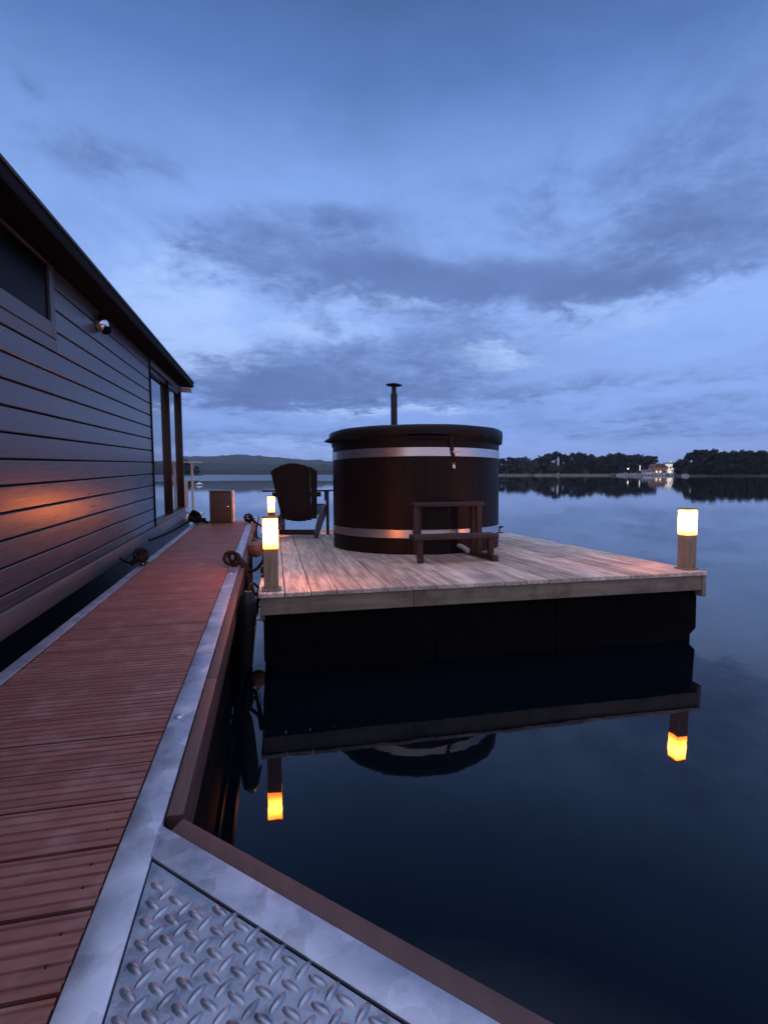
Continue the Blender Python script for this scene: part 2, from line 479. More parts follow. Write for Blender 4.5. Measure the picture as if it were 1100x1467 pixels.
# ------------------------------------------------------------------ world (dusk sky)
def make_world():
    w = bpy.data.worlds.new('World')
    S.world = w
    w.use_nodes = True
    nt = w.node_tree
    N, L = nt.nodes, nt.links
    N.clear()
    def val(x):
        v = N.new('ShaderNodeValue'); v.outputs[0].default_value = x; return v.outputs[0]
    def m(op, a, b=None, c=None):
        x = N.new('ShaderNodeMath'); x.operation = op
        for i, s in enumerate((a, b, c)):
            if s is None: continue
            if isinstance(s, (int, float)): x.inputs[i].default_value = s
            else: L.new(s, x.inputs[i])
        return x.outputs[0]
    def ramp(src, a, b, lo=0., hi=1.):
        r = N.new('ShaderNodeMapRange'); r.interpolation_type = 'SMOOTHSTEP'
        for k, q in (('From Min', a), ('From Max', b), ('To Min', lo), ('To Max', hi)): r.inputs[k].default_value = q
        L.new(src, r.inputs['Value']); return r.outputs['Result']
    tc = N.new('ShaderNodeTexCoord')
    sp = N.new('ShaderNodeSeparateXYZ'); L.new(tc.outputs['Generated'], sp.inputs['Vector'])
    x, y, z = sp.outputs
    zz = m('MAXIMUM', z, 0.0)
    hor = m('MAXIMUM', m('SQRT', m('ADD', m('MULTIPLY', x, x), m('MULTIPLY', y, y))), .02)
    v0 = m('DIVIDE', zz, hor)
    u0 = m('DIVIDE', x, m('MAXIMUM', y, .05))
    front = ramp(y, .05, .35)
    # cloud layer coordinates
    dn = m('ADD', zz, .13)
    cb = N.new('ShaderNodeCombineXYZ')
    L.new(m('DIVIDE', x, dn), cb.inputs[0]); L.new(m('DIVIDE', y, dn), cb.inputs[1])
    def noise_(scale, detail, dist=0., rough=.55, off=0.0, sx=1.0, sy=1.0):
        mp = N.new('ShaderNodeMapping'); mp.inputs['Location'].default_value = (off, off * .7, 0); mp.inputs['Scale'].default_value = (sx, sy, 1)
        L.new(cb.outputs[0], mp.inputs['Vector'])
        n = N.new('ShaderNodeTexNoise'); n.inputs['Scale'].default_value = scale; n.inputs['Detail'].default_value = detail
        n.inputs['Roughness'].default_value = rough; n.inputs['Distortion'].default_value = dist
        L.new(mp.outputs[0], n.inputs['Vector']); return n.outputs['Fac']
    nA = noise_(.9, 6, .4, .55, 3.1, 1.0, .9)
    nB = noise_(2.6, 7, .6, .6, 9.7, 1.0, .8)
    nC = noise_(6.5, 7, .5, .65, 5.2)
    nD = noise_(15.0, 5, .3, .6, 2.2)
    # warped sky-plane coordinates for the cloud banks
    u = m('ADD', u0, m('MULTIPLY', m('SUBTRACT', nB, .5), .28))
    v = m('ADD', v0, m('MULTIPLY', m('SUBTRACT', nA, .5), .16))
    v = m('ADD', v, m('MULTIPLY', m('SUBTRACT', nC, .5), .06))
    def bank(px, py, wx, wy):
        a = m('DIVIDE', m('SUBTRACT', u, (px - 550) / 720), wx / 720)
        b = m('DIVIDE', m('SUBTRACT', v, (678 - py) / 720), wy / 720)
        return m('EXPONENT', m('MULTIPLY', m('ADD', m('MULTIPLY', a, a), m('MULTIPLY', b, b)), -1))
    def total(lst):
        t = None
        for px, py, wx, wy, k in lst:
            e = m('MULTIPLY', bank(px, py, wx, wy), k)
            t = e if t is None else m('ADD', t, e)
        return m('MULTIPLY', t, front)
    dark = total([(475, 345, 95, 26, .8), (370, 385, 150, 38, .8), (560, 410, 110, 30, .7), (690, 425, 160, 32, .85), (880, 440, 260, 26, .75), (1030, 395, 150, 42, .7),
                  (420, 435, 160, 26, .55), (610, 500, 150, 34, .85), (480, 555, 210, 36, .9), (330, 560, 120, 32, .85), (1010, 310, 170, 80, .55), (190, 290, 130, 34, .5),
                  (62, 236, 30, 11, .6), (760, 330, 180, 46, .45), (330, 628, 280, 14, .5), (900, 560, 280, 18, .45), (950, 610, 260, 16, .45), (900, 160, 260, 110, .2)])
    lite = total([(295, 520, 90, 20, 1.1), (235, 480, 110, 45, .9), (440, 490, 70, 26, .75), (700, 510, 60, 16, .8), (560, 592, 190, 9, .95),
                  (900, 478, 170, 20, .55), (240, 420, 110, 40, .4), (400, 650, 200, 8, .55), (640, 640, 240, 9, .45), (560, 455, 90, 16, .5)])
    wisp = m('ADD', m('MULTIPLY', m('SUBTRACT', nB, .5), 1.15), m('ADD', m('MULTIPLY', m('SUBTRACT', nC, .5), 1.5), m('MULTIPLY', m('SUBTRACT', nD, .5), .6)))
    dark = ramp(m('ADD', dark, m('MULTIPLY', wisp, m('MINIMUM', m('ADD', dark, .45), 1.0))), .02, 1.25)
    lite = ramp(m('ADD', lite, m('MULTIPLY', wisp, m('MULTIPLY', lite, -1.6))), .08, 1.25)
    loose = m('MULTIPLY', m('ADD', ramp(nA, .40, .70), ramp(nB, .42, .72)), .17)
    fine = m('MULTIPLY', m('SUBTRACT', nC, .5), .22)
    # clear-sky gradient by elevation (front half), overhead stops brightened as added fill light
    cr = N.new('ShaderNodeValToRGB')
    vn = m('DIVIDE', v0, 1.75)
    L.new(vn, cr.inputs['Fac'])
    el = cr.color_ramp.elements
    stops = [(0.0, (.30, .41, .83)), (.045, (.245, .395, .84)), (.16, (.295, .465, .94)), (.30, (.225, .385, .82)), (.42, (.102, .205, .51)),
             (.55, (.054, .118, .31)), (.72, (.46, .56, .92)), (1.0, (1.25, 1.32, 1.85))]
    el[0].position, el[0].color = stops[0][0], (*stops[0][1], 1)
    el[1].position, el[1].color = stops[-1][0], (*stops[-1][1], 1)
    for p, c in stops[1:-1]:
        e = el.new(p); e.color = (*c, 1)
    # brighter, slightly rosy fill light added to the sky behind the photographer
    back = ramp(m('MULTIPLY', y, -1), -.15, .75)
    mx = N.new('ShaderNodeMix'); mx.data_type = 'RGBA'
    mx.inputs['B'].default_value = (.56, .50, .70, 1)
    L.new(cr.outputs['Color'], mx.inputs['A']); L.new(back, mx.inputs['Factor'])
    # darken by clouds, lighten by bright breaks
    k = m('SUBTRACT', 1.0, m('MINIMUM', m('MULTIPLY', m('ADD', dark, loose), .44), .55))
    sc = N.new('ShaderNodeVectorMath'); sc.operation = 'SCALE'
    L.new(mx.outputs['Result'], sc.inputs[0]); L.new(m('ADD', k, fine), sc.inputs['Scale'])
    grey = N.new('ShaderNodeMix'); grey.data_type = 'RGBA'
    grey.inputs['B'].default_value = (.105, .180, .50, 1)
    L.new(m('MINIMUM', m('MULTIPLY', dark, .42), .5), grey.inputs['Factor']); L.new(sc.outputs[0], grey.inputs['A'])
    mx2 = N.new('ShaderNodeMix'); mx2.data_type = 'RGBA'
    mx2.inputs['B'].default_value = (.44, .62, 1.0, 1)
    L.new(grey.outputs['Result'], mx2.inputs['A']); L.new(m('MINIMUM', m('MULTIPLY', lite, .7), .8), mx2.inputs['Factor'])
    bg = N.new('ShaderNodeBackground'); bg.inputs['Strength'].default_value = 1.0
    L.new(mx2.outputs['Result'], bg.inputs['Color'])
    # the twilight sky itself, sun just under the horizon behind the camera
    sky = N.new('ShaderNodeTexSky'); sky.sky_type = 'NISHITA'; sky.sun_disc = False
    sky.sun_elevation = math.radians(-3); sky.sun_rotation = math.radians(200)
    bg2 = N.new('ShaderNodeBackground'); bg2.inputs['Strength'].default_value = .05
    L.new(sky.outputs[0], bg2.inputs['Color'])
    add = N.new('ShaderNodeAddShader'); out = N.new('ShaderNodeOutputWorld')
    L.new(bg.outputs[0], add.inputs[0]); L.new(bg2.outputs[0], add.inputs[1]); L.new(add.outputs[0], out.inputs['Surface'])
    w.cycles.sampling_method = 'MANUAL'
    w.cycles.sample_map_resolution = 1024


make_world()

# ------------------------------------------------------------------ the lake and far shore
mb = MB()
WL = -.06
mb.quad((-3400, -400, WL), (3400, -400, WL), (3400, 3400, WL), (-3400, 3400, WL))
tag(mb.build('water', MAT['water'], sharp=0), kind='structure')


def px_dir(px):
    return (px - 550) / 720.0


def ground_strip(name, pts_near, depth, h, mat, kind='structure'):
    """land rising gently from a shoreline polyline"""
    mb = MB()
    rows = []
    for j, (dd, hh) in enumerate(((0, -.3), (2, .25), (8, .6), (40, h * .6), (depth, h))):
        row = []
        for (x, y) in pts_near:
            r = math.hypot(x, y)
            row.append(mb.bm.verts.new((x * (r + dd) / r, y * (r + dd) / r, hh + (.3 * noise.noise((x * .05, j, 0)) if j else 0))))
        rows.append(row)
    for a, b in zip(rows[:-1], rows[1:]):
        for i in range(len(a) - 1):
            mb.bm.faces.new((a[i], a[i + 1], b[i + 1], b[i]))
    return tag(mb.build(name, mat), kind=kind)


def shoreline(px0, px1, d0, d1, n=40, wob=6):
    out = []
    for i in range(n + 1):
        t = i / n
        px = px0 + (px1 - px0) * t
        d = d0 + (d1 - d0) * t + wob * noise.noise((t * 9, d0 * .1, 1.7))
        out.append((px_dir(px) * d, d))
    return out


ground_strip('shore', shoreline(560, 985, 310, 300), 160, 1.6, MAT['shore'])
ground_strip('shore', shoreline(966, 1900, 232, 215, 60), 200, 1.8, MAT['shore'])


def canopy(name, prof, dist, depth, mat, bump_s, bump_h, seed, kind, step=6.0):
    """wooded ridge: a lumpy sheet of tree tops whose skyline follows heights given by bearing"""
    mb = MB()
    x0, x1 = px_dir(prof[0][0]) * dist, px_dir(prof[-1][0]) * dist
    nx = int((x1 - x0) / step)
    ny = 14
    grid = []
    for j in range(ny + 1):
        t = j / ny
        row = []
        for i in range(nx + 1):
            x = x0 + (x1 - x0) * i / nx
            px = 550 + 720 * x / dist
            for a, b in zip(prof[:-1], prof[1:]):
                if a[0] <= px <= b[0]:
                    q = (px - a[0]) / max(1e-6, b[0] - a[0]); top = a[1] + (b[1] - a[1]) * q; break
            else:
                top = prof[-1][1]
            Y = dist - depth * .5 + depth * t
            lift = min(1, max(0, math.sin(min(1, t * 1.25) * PI * .5)))
            base = top * lift
            c = noise.noise((x / bump_s + seed, Y / bump_s, seed)) + .6 * noise.noise((x / bump_s * 2.3, Y / bump_s * 2.3, seed + 4)) + .4 * noise.noise((x / bump_s * 5, Y / bump_s * 5, seed + 8))
            zz = base + bump_h * (c + .3) * (.4 + .6 * lift) + (bump_h if j else -bump_h * 2)
            if j == 0: zz = -2
            row.append(mb.bm.verts.new((x * (Y / dist), Y, max(zz, -2 if j == 0 else .8))))
        grid.append(row)
    for a, b in zip(grid[:-1], grid[1:]):
        for i in range(len(a) - 1):
            f = mb.bm.faces.new((a[i], a[i + 1], b[i + 1], b[i]))
            f.smooth = True
    return tag(mb.build(name, mat, sharp=0), kind=kind)


canopy('hills', [(-500, 40), (0, 48), (240, 50), (300, 52), (345, 58), (400, 48), (440, 40), (480, 34), (560, 30), (720, 22), (900, 14)],
       1600, 500, MAT['forest'], 38, 5.0, 1.0, 'structure', 9.0)
canopy('forest', [(-500, 14), (220, 16), (300, 14), (400, 13), (480, 12), (600, 11), (720, 9)],
       900, 120, MAT['forest'], 16, 3.4, 5.0, 'stuff', 4.0)


canopy('undergrowth', [(556, 3.0), (620, 5.0), (800, 5.5), (925, 4.5), (940, 1.0)], 346, 24, MAT['forest'], 7, 1.3, 9.0, 'stuff', 2.0)
canopy('undergrowth', [(964, 3.0), (990, 5.0), (1300, 5.0), (1900, 4.0)], 268, 24, MAT['forest'], 7, 1.3, 3.0, 'stuff', 2.0)


# trees ------------------------------------------------------------
def tree_proto(name, h, wid, leafm, seed, droop=False, clumps=34, per=60):
    rnd = random.Random(seed)
    root = bpy.data.objects.new(name, None)
    COL.objects.link(root)
    t = MB()
    t.tube([(0, 0, -.6), (.1, 0, h * .2), (-.1, .1, h * .45), (.1, 0, h * .72)], [.32, .27, .2, .08], 7)
    for k in range(5):
        a = rnd.uniform(0, 2 * PI); z = h * rnd.uniform(.25, .5); q = wid * rnd.uniform(.25, .4)
        t.tube([(0, 0, z), (math.cos(a) * q * .5, math.sin(a) * q * .5, z + h * .1), (math.cos(a) * q, math.sin(a) * q, z + h * .22)], [.13, .09, .04], 5)
    t.build('trunk', MAT['bark'], root)
    c = MB()
    for k in range(clumps):
        # clump centres fill an egg-shaped, uneven crown down to the undergrowth
        zt = rnd.random() ** .8
        zc = h * (.10 + .82 * zt)
        prof = math.sin(PI * min(1, (.14 + .80 * zt))) ** .6
        a = rnd.uniform(0, 2 * PI)
        rr = wid * .5 * prof * math.sqrt(rnd.random()) * rnd.uniform(.75, 1.05)
        cx, cy = math.cos(a) * rr, math.sin(a) * rr
        cr = wid * rnd.uniform(.10, .19)
        for q in range(per):
            d = Vector((rnd.gauss(0, 1), rnd.gauss(0, 1), rnd.gauss(0, .8)))
            d.normalize()
            p = Vector((cx, cy, zc)) + d * cr * rnd.random() ** .4
            if droop: p.z -= abs(d.x) * cr * .6
            if p.z < .15: p.z = .15 + rnd.random() * .4
            s = rnd.uniform(.22, .5)
            n = Vector((rnd.gauss(0, 1), rnd.gauss(0, 1), rnd.gauss(.5, 1))).normalized()
            u_ = n.orthogonal().normalized() * s
            w_ = n.cross(u_).normalized() * s * rnd.uniform(.6, 1)
            c.quad(p - u_ - w_, p + u_ - w_ * .6, p + u_ * .9 + w_, p - u_ + w_ * .8)
    c.build('crown', leafm, root, sharp=0)
    return root


protos = [tree_proto('broadleaf_tree', 11.5, 9.5, MAT['leaf'], 11), tree_proto('broadleaf_tree', 11.0, 8.0, MAT['leaf'], 12),
          tree_proto('broadleaf_tree', 10.5, 10.5, MAT['leaf'], 13), tree_proto('broadleaf_tree', 12.0, 7.0, MAT['leaf'], 14)]
used = [False] * 4
willow = tree_proto('willow_tree', 10.0, 12.5, MAT['leafpale'], 21, True, 40)
wused = [False]


def place_tree(px, d, top, label, group, pale=False, rnd=random.Random(3)):
    k = rnd.randrange(4)
    if pale:
        o = willow if not wused[0] else copy_tree(willow)
        wused[0] = True; base = 10.0 * .98
    else:
        o = protos[k] if not used[k] else copy_tree(protos[k])
        used[k] = True; base = (11.5, 11.0, 10.5, 12.0)[k] * .98
    h = (678 - top) / 720 * d + 1.3
    o.location = (px_dir(px) * d, d, .35)
    o.rotation_euler = (0, 0, rnd.uniform(0, 6.28))
    s = h / base
    o.scale = (s * rnd.uniform(.95, 1.15), s * rnd.uniform(.95, 1.15), s)
    tag(o, label, 'tree', group)
    return o


gC = 'dark trees in the long belt on the far shore'
lC = 'dark leafy tree in the long belt between hot tub and marina'
for px, top, dd in ((584, 654, 318), (604, 655, 322), (626, 654, 318), (646, 655, 325), (668, 656, 318), (690, 657, 322), (708, 658, 316), (718, 657, 318), (590, 656, 326), (597, 657, 316), (612, 656, 324), (619, 657, 316), (634, 656, 324), (640, 657, 315), (653, 656, 318), (661, 657, 324), (675, 657, 324), (683, 658, 316), (699, 657, 326), (574, 656, 316), (566, 658, 322), (730, 656, 330), (738, 657, 316), (763, 659, 322), (776, 654, 318), (784, 650, 326), (793, 649, 316), (803, 651, 330), (812, 653, 318),
                    (822, 650, 322), (832, 650, 314), (842, 653, 326), (851, 656, 316), (860, 655, 320), (868, 653, 330), (877, 651, 316), (888, 652, 324),
                    (898, 653, 317), (908, 652, 330), (917, 653, 320), (927, 654, 328), (935, 654, 318)):
    place_tree(px, dd, top, lC, gC)
place_tree(752, 312, 657, 'pale round willow standing out from the dark far shore trees', None, True)
o = place_tree(792, 311, 665, 'small pale bushy tree below the slim white tower', None, True)
gR = 'dark trees in the tall clump past the marina'
lR = 'near black leafy tree in the tall clump past the white marina building'
for px, top, dd in ((970, 664, 244), (977, 659, 240), (986, 649, 246), (994, 645, 240), (1003, 645, 252), (1012, 646, 240), (1020, 648, 246), (1029, 650, 238), (1038, 650, 250),
                    (1047, 648, 238), (1056, 649, 246), (1066, 647, 238), (1075, 648, 250), (1084, 648, 238), (1094, 649, 246), (1103, 648, 238), (1116, 649, 240), (1130, 648, 246), (1146, 650, 240), (1162, 649, 238)):
    place_tree(px, dd, top, lR, gR)
gL = 'dark trees at the left end of the lake'
for px, top, dd in ((243, 659, 300), (254, 660, 306), (264, 660, 300), (274, 665, 304), (283, 668, 300)):
    place_tree(px, dd, top, 'dark bushy tree on the shore behind the white T-shaped railing post', gL)
ground_strip('shore', shoreline(150, 292, 300, 292, 20), 60, .8, MAT['shore'])

# pale reeds on the shore
mb = MB()
rnd = random.Random(5)
for i in range(2600):
    px = rnd.uniform(700, 890)
    d = rnd.uniform(299, 306)
    if px < 768 and rnd.random() < .6: continue
    x = px_dir(px) * d
    hgt = rnd.uniform(.5, 1.3)
    w = rnd.uniform(.05, .12)
    lean = rnd.uniform(-.25, .25)
    mb.quad((x - w, d, -.05), (x + w, d + .1, -.05), (x + w * .3 + lean, d + .1, hgt), (x - w * .3 + lean, d, hgt))
tag(mb.build('reeds', MAT['reed'], sharp=0), kind='stuff')

# ------------------------------------------------------------------ marina far across the water
mb = MB()
qx0, qx1 = px_dir(880) * 296, px_dir(968) * 296
mb.box(qx0, qx1, 296, 304, -.4, .55, .05)
mb.build('quay', MAT['quay'])
tag(bpy.data.objects['quay'], kind='structure')


def house(px0, px1, top, d, wallm, roofm, label, lit=(), ridge=1.6, flood=False):
    x0, x1 = px_dir(px0) * d, px_dir(px1) * d
    H = (678 - top) / 720 * d + 1.3
    w = x1 - x0
    o = thing('lakeside_house', label, 'house', Matrix.Translation((x0, d, .7)))
    H -= .7
    mb = MB(); mb.box(0, w, 0, 7, 0, H - ridge, .03); mb.build('wall', wallm, o)
    mb = MB()
    mb.prism([(-.4, 0), (w + .4, 0), (w * .82, ridge), (w * .18, ridge)], -7.4, .4, M=Matrix.Translation((0, 0, H - ridge + .003)) @ Matrix.Rotation(PI / 2, 4, 'X'))
    r = mb.build('roof', roofm, o)
    mb = MB(); mb.box(w * .6, w * .6 + .6, 3, 3.6, H - .6, H + .7, .03); mb.build('chimney', wallm, r)
    n = max(2, int(w / 2.2))
    for fl in range(2 if H > 5 else 1):
        for i in range(n):
            xc = w * (i + .5) / n
            z = .9 + fl * 2.5
            if z + 1.3 > H - ridge: continue
            mb = MB(); mb.box(xc - .55, xc + .55, -.06, .02, z, z + 1.25, .02)
            f = mb.build('window', MAT['white'], o)
            mb = MB(); mb.box(xc - .47, xc + .47, -.09, -.063, z + .08, z + 1.17)
            mb.build('pane', MAT['litwin'] if (i + fl) in lit else MAT['glassdark'], f)
    return o


house(936, 952, 664.5, 305, MAT['brickwall'], MAT['tiles'], 'pinkish house with a red tiled roof behind the marina boats', (0, 1), 2.0)
house(950, 957, 668, 307, MAT['renderwall'], MAT['slate'], 'narrow pale house between the red roofed house and the bright white building', (1,), 1.6)
o = house(956, 966, 662.5, 306, MAT['glowwhite'], MAT['slate'], 'bright self lit white building at the end of the marina', (0,), .9)  # wall colour glows in place of floodlights
house(925, 936, 673, 304, MAT['renderwall'], MAT['slate'], 'low pale boathouse at the near side of the red roofed house', (0,), 1.0)

# lit lamp on the quay
o = thing('street_lamp', 'lit white globe lamp on a pole over the marina quay', 'street lamp', Matrix.Translation((px_dir(898) * 300, 300, .75)))
mb = MB(); mb.tube([(0, 0, 0), (0, 0, 2.9)], [.07, .05], 8); mb.lathe([(.16, 0), (.16, .12), (.07, .2)], 10); mb.build('pole', MAT['iron'], o)
mb = MB(); mb.lathe([(.0, 2.9), (.22, 3.0), (.34, 3.25), (.22, 3.5), (0, 3.58)], 12); mb.build('globe', MAT['globe'], o)
# tall banner pole
o = thing('banner_pole', 'white banner hanging from a tall pole on the marina quay', 'banner', Matrix.Translation((px_dir(914) * 298, 298, .75)))
mb = MB(); mb.tube([(0, 0, 0), (0, 0, 5.6)], [.06, .04], 8); mb.build('pole', MAT['iron'], o)
mb = MB(); mb.prism([(.06, 2.0), (.62, 2.1), (.66, 3.6), (.60, 5.2), (.06, 5.4)], -.02, .02, M=Matrix.Rotation(PI / 2, 4, 'X')); mb.build('banner', MAT['glowwhite'], o)  # banner cloth emits too, a painted glow without a lamp
# slim white tower in the trees
o = thing('white_tower', 'slim white tower rising among the dark far shore trees', 'tower', Matrix.Translation((px_dir(798) * 312, 312, 0)))
mb = MB(); mb.lathe([(.75, 0), (.72, 8.2), (.62, 8.3), (.62, 8.6)], 8, smooth=False); mb.build('shaft', MAT['white'], o)
mb = MB(); mb.lathe([(.85, 8.6), (.55, 9.6), (.12, 11.6), (0, 11.9)], 8, smooth=False); mb.build('spire', MAT['renderwall'], o)


def boat_proto():
    o = thing('moored_boat', 'x', 'boat')
    mb = MB()
    rows = []
    for k, (y, w, z) in enumerate(((-2.8, .95, .95), (-1, 1.1, .95), (1, 1.0, 1.05), (2.3, .55, 1.2), (3.0, .05, 1.35))):
        rows.append([(0, y, -.3), (w * .7, y, -.1), (w, y, z), (0, y, z + .03), (-w, y, z), (-w * .7, y, -.1)])
    vs = [[mb.bm.verts.new(p) for p in r] for r in rows]
    for a, b in zip(vs[:-1], vs[1:]):
        for i in range(6):
            mb.bm.faces.new((a[i], a[(i + 1) % 6], b[(i + 1) % 6], b[i]))
    mb.bm.faces.new(vs[0]); mb.bm.faces.new(vs[-1][::-1])
    bmesh.ops.recalc_face_normals(mb.bm, faces=list(mb.bm.faces))
    mb.build('hull', MAT['boat'], o)
    mb = MB(); mb.prism([(-1.6, 0), (1.5, 0), (1.0, .75), (-1.4, .95)], -.75, .75, .05, M=Matrix.Translation((0, 0, 1.0)) @ Matrix(((0, 0, 1, 0), (1, 0, 0, 0), (0, 1, 0, 0), (0, 0, 0, 1))))
    c = mb.build('cabin', MAT['boat'], o)
    mb = MB(); mb.box(-.765, .765, -1.15, .75, 1.28, 1.66); mb.build('window', MAT['boatglass'], c)
    mb = MB(); mb.tube([(0, .3, 1.6), (0, .25, 4.4)], [.05, .03], 6); mb.build('mast', MAT['white'], o)
    mb = MB(); mb.box(-1.06, 1.06, -2.6, .9, .62, .74); mb.build('stripe', MAT['boatglass'], o)
    return o


bp_ = boat_proto()
rnd = random.Random(8)
specs = [(886, 293), (894, 291), (903, 293), (911, 290), (919, 292), (924, 290), (929, 291), (934, 289), (939, 292), (944, 290), (949, 289), (954, 292), (959, 290), (963, 288)]
for i, (px, d) in enumerate(specs):
    b = bp_ if i == 0 else copy_tree(bp_)
    b.location = (px_dir(px) * d, d, 0)
    b.rotation_euler = (0, 0, rnd.choice((0, PI)) + rnd.uniform(-.5, .5) + PI / 2 * (rnd.random() < .4))
    s = rnd.uniform(.55, .85); b.scale = (s, s, s)
    tag(b, 'small white cabin boat moored in the row along the marina quay', 'boat', 'white boats along the marina quay')
b = copy_tree(bp_)
b.location = (px_dir(975) * 232, 229, 0); b.rotation_euler = (0, 0, 1.2); b.scale = (.55, .55, .55)
del b['group']
tag(b, 'lone white boat moored apart from the marina under the dark trees', 'boat')

# white mooring buoy left
o = tag(MB().lathe([(0, -.15), (.22, -.08), (.3, .05), (.22, .2), (.06, .26), (.05, .36), (0, .38)], 16).build('mooring_buoy', MAT['white']),
        'small white buoy floating behind the T-shaped railing post', 'buoy')
o.location = (px_dir(286) * 58, 58, 0)
o.scale = (1.3, 1.3, .8)

# ------------------------------------------------------------------ jetty
def grooved(width, thick, n, gw, gd, r=.003):
    """cross-section of a grooved board: list of (across, z), top at z = 0"""
    p = [(-width / 2, -thick), (width / 2, -thick), (width / 2, -r), (width / 2 - r, 0)]
    pitch = width / n
    for k in range(n):
        c = width / 2 - pitch * (k + .5)
        p += [(c + gw / 2, 0), (c + gw * .32, -gd), (c - gw * .32, -gd), (c - gw / 2, 0)]
    p += [(-width / 2 + r, 0), (-width / 2, -r)]
    return p


jetty = thing('jetty', 'long narrow jetty with brown grooved boards between galvanised steel edges', 'jetty', JETTY.mat())
JL = 7.62
mb = MB()
sec = grooved(.1500, .026, 5, .010, .0042, .004)
s = -.55
k = 0
rnd = random.Random(2)
while s < JL - .08:
    # prism extrudes along z -> lay along x
    M = Matrix(((0, 0, 1, 0), (1, 0, 0, s), (0, 1, 0, -.004 + rnd.uniform(-.0012, .0012)), (0, 0, 0, 1)))
    mb.prism(sec, -.737, -.082, M=M)
    if s < 5:
        for tx in (-.70, -.12):
            for ds in (-.03, .03):
                mb.lathe([(.0022, -.006), (.0022, -.0036), (0, -.0038)], 8, mat=1, M=Matrix.Translation((tx + rnd.uniform(-.004, .004), s + ds * 1.0, 0)))
    s += .1605
mb.build('decking', [MAT['composite'], MAT['cleat']], jetty)
# steel edge rails (top flange + web)
mb = MB()
mb.box(-.0765, 0, -.55, JL, -.008, 0, .002)
mb.box(-.008, -.001, -.55, JL, -.122, -.0085)
rail = mb.build('steel_edge', MAT['galv'], jetty)
mb = MB()
mb.box(-.800, -.742, -.55, JL, -.008, .001, .002)
mb.box(-.799, -.792, -.55, JL, -.16, -.0085)
mb.build('steel_edge', MAT['galv'], jetty)
# end beam and joists under the boards
mb = MB()
mb.box(-.79, -.01, JL, JL + .04, -.16, -.002, .002)
for q in (-.6, -.4, -.2):
    mb.box(q - .03, q + .03, -.5, JL - .02, -.15, -.034)
mb.build('cross_frame', MAT['galv'], jetty)
mb = MB(); mb.box(-.014, -.003, -.5, JL - .02, -.26, -.1225); mb.box(-.79, -.779, -.5, JL - .02, -.26, -.1605); mb.build('sky_blocker', MAT['hull'], jetty)  # black strips added to block sky showing through under the boards
# floats under the jetty
for s0, s1 in ((-.4, 1.1), (1.5, 3.3), (3.9, 5.6), (6.0, 7.5)):
    mb = MB(); mb.box(-.74, -.02, s0, s1, -.85, -.1505, .03); mb.build('float', MAT['blackplastic'], jetty)
# timber rubbing strake, three lengths
mb = MB()
for s0, s1 in ((1.205, 1.997), (2.001, 4.35), (4.354, 6.3), (6.304, JL)):
    mb.box(.003, .042, s0, s1, -.125, -.004, .004)
mb.build('rubbing_strake', MAT['timber'], jetty)
# diagonal knee at the near corner
dv = Vector((.7255, -.688)); nv = Vector((.688, .7255)); A = Vector((0.0, 1.17))
B = A + dv * 1.75
mb = MB()
I0 = Vector((0.0, 1.17 - .070 / .7255)); I1 = B - nv * .070
mb.prism([(.0003, 1.17), (B.x, B.y), (I1.x, I1.y), (.0003, I0.y)], -.008, -.0003, .0015)
w0 = A - nv * .008
mb.prism([(.002, w0.y - .004), (A.x + .006, A.y - .008), (B.x - nv.x * .001, B.y - nv.y * .001), (B.x - nv.x * .008, B.y - nv.y * .008)], -.16, -.0085)
mb.tube([(.0004 + .0012 * noise.noise((i * .9, 3, 1)), I0.y + (1.17 - I0.y) * i / 16, .0002) for i in range(17)], [.0026 + .0009 * noise.noise((i * 1.7, 8, 2)) for i in range(17)], 8)
mb.build('knee_edge', MAT['galv'], jetty)
mb = MB()
s0 = A + dv * .028 + nv * .003
s1 = B + nv * .003
mb.prism([(s0.x, s0.y), (s1.x, s1.y), (s1.x + nv.x * .042, s1.y + nv.y * .042), (s0.x + nv.x * .042 - dv.x * .010, s0.y + nv.y * .042 - dv.y * .010)], -.125, -.004, .004)
mb.build('knee_strake', MAT['timber'], jetty)
# chequer plate in the knee
mb = MB()
g = .0025
tri = [(g, I0.y - g * 3.2), (I1.x - g, I1.y - g), (I1.x - g, -.3), (g, -.3)]
mb.prism(tri, -.012, -.005)
P = .0215
def inside(x, y):
    return x > .010 and y > -.28 and nv.dot(Vector((x, y)) - I0) < -.012 and x < 1.15
for i in range(0, 60):
    for j in range(-20, 60):
        x, y = .0255 + i * .021, .9545 + (j - 44) * .021
        if (i + j) % 2 or not inside(x, y): continue
        a = (PI / 4 if i % 2 else -PI / 4) + .04
        jit = random.uniform(-.0012, .0012)
        M = Matrix.Translation((x + jit, y - jit, -.0050)) @ Matrix.Rotation(a, 4, 'Z')
        t = bmesh.new()
        ring = []
        lw, lh = .0168, .0055
        for q in range(12):
            an = 2 * PI * q / 12
            ring.append((math.cos(an), math.sin(an)))
        base = [t.verts.new((c * lw * 1.12, s_ * lh * 1.35, 0)) for c, s_ in ring]
        mid = [t.verts.new((c * lw * .86, s_ * lh * .80, .0030)) for c, s_ in ring]
        topv = t.verts.new((0, 0, .0040))
        for q in range(12):
            r_ = (q + 1) % 12
            t.faces.new((base[q], base[r_], mid[r_], mid[q]))
            t.faces.new((mid[q], mid[r_], topv))
        mb._add(t, 0, M, True)
plate = mb.build('chequer_plate', MAT['plate'], jetty, sharp=60)
# bolts in the steel edge
for sb in (1.69, 3.9, 6.95, 7.08):
    mb = MB(); mb.lathe([(.016, 0), (.0155, .003), (.012, .0055), (0, .007)], 18, M=Matrix.Translation((-.046, sb, 0)))
    mb.build('bolt', MAT['galv'], rail)

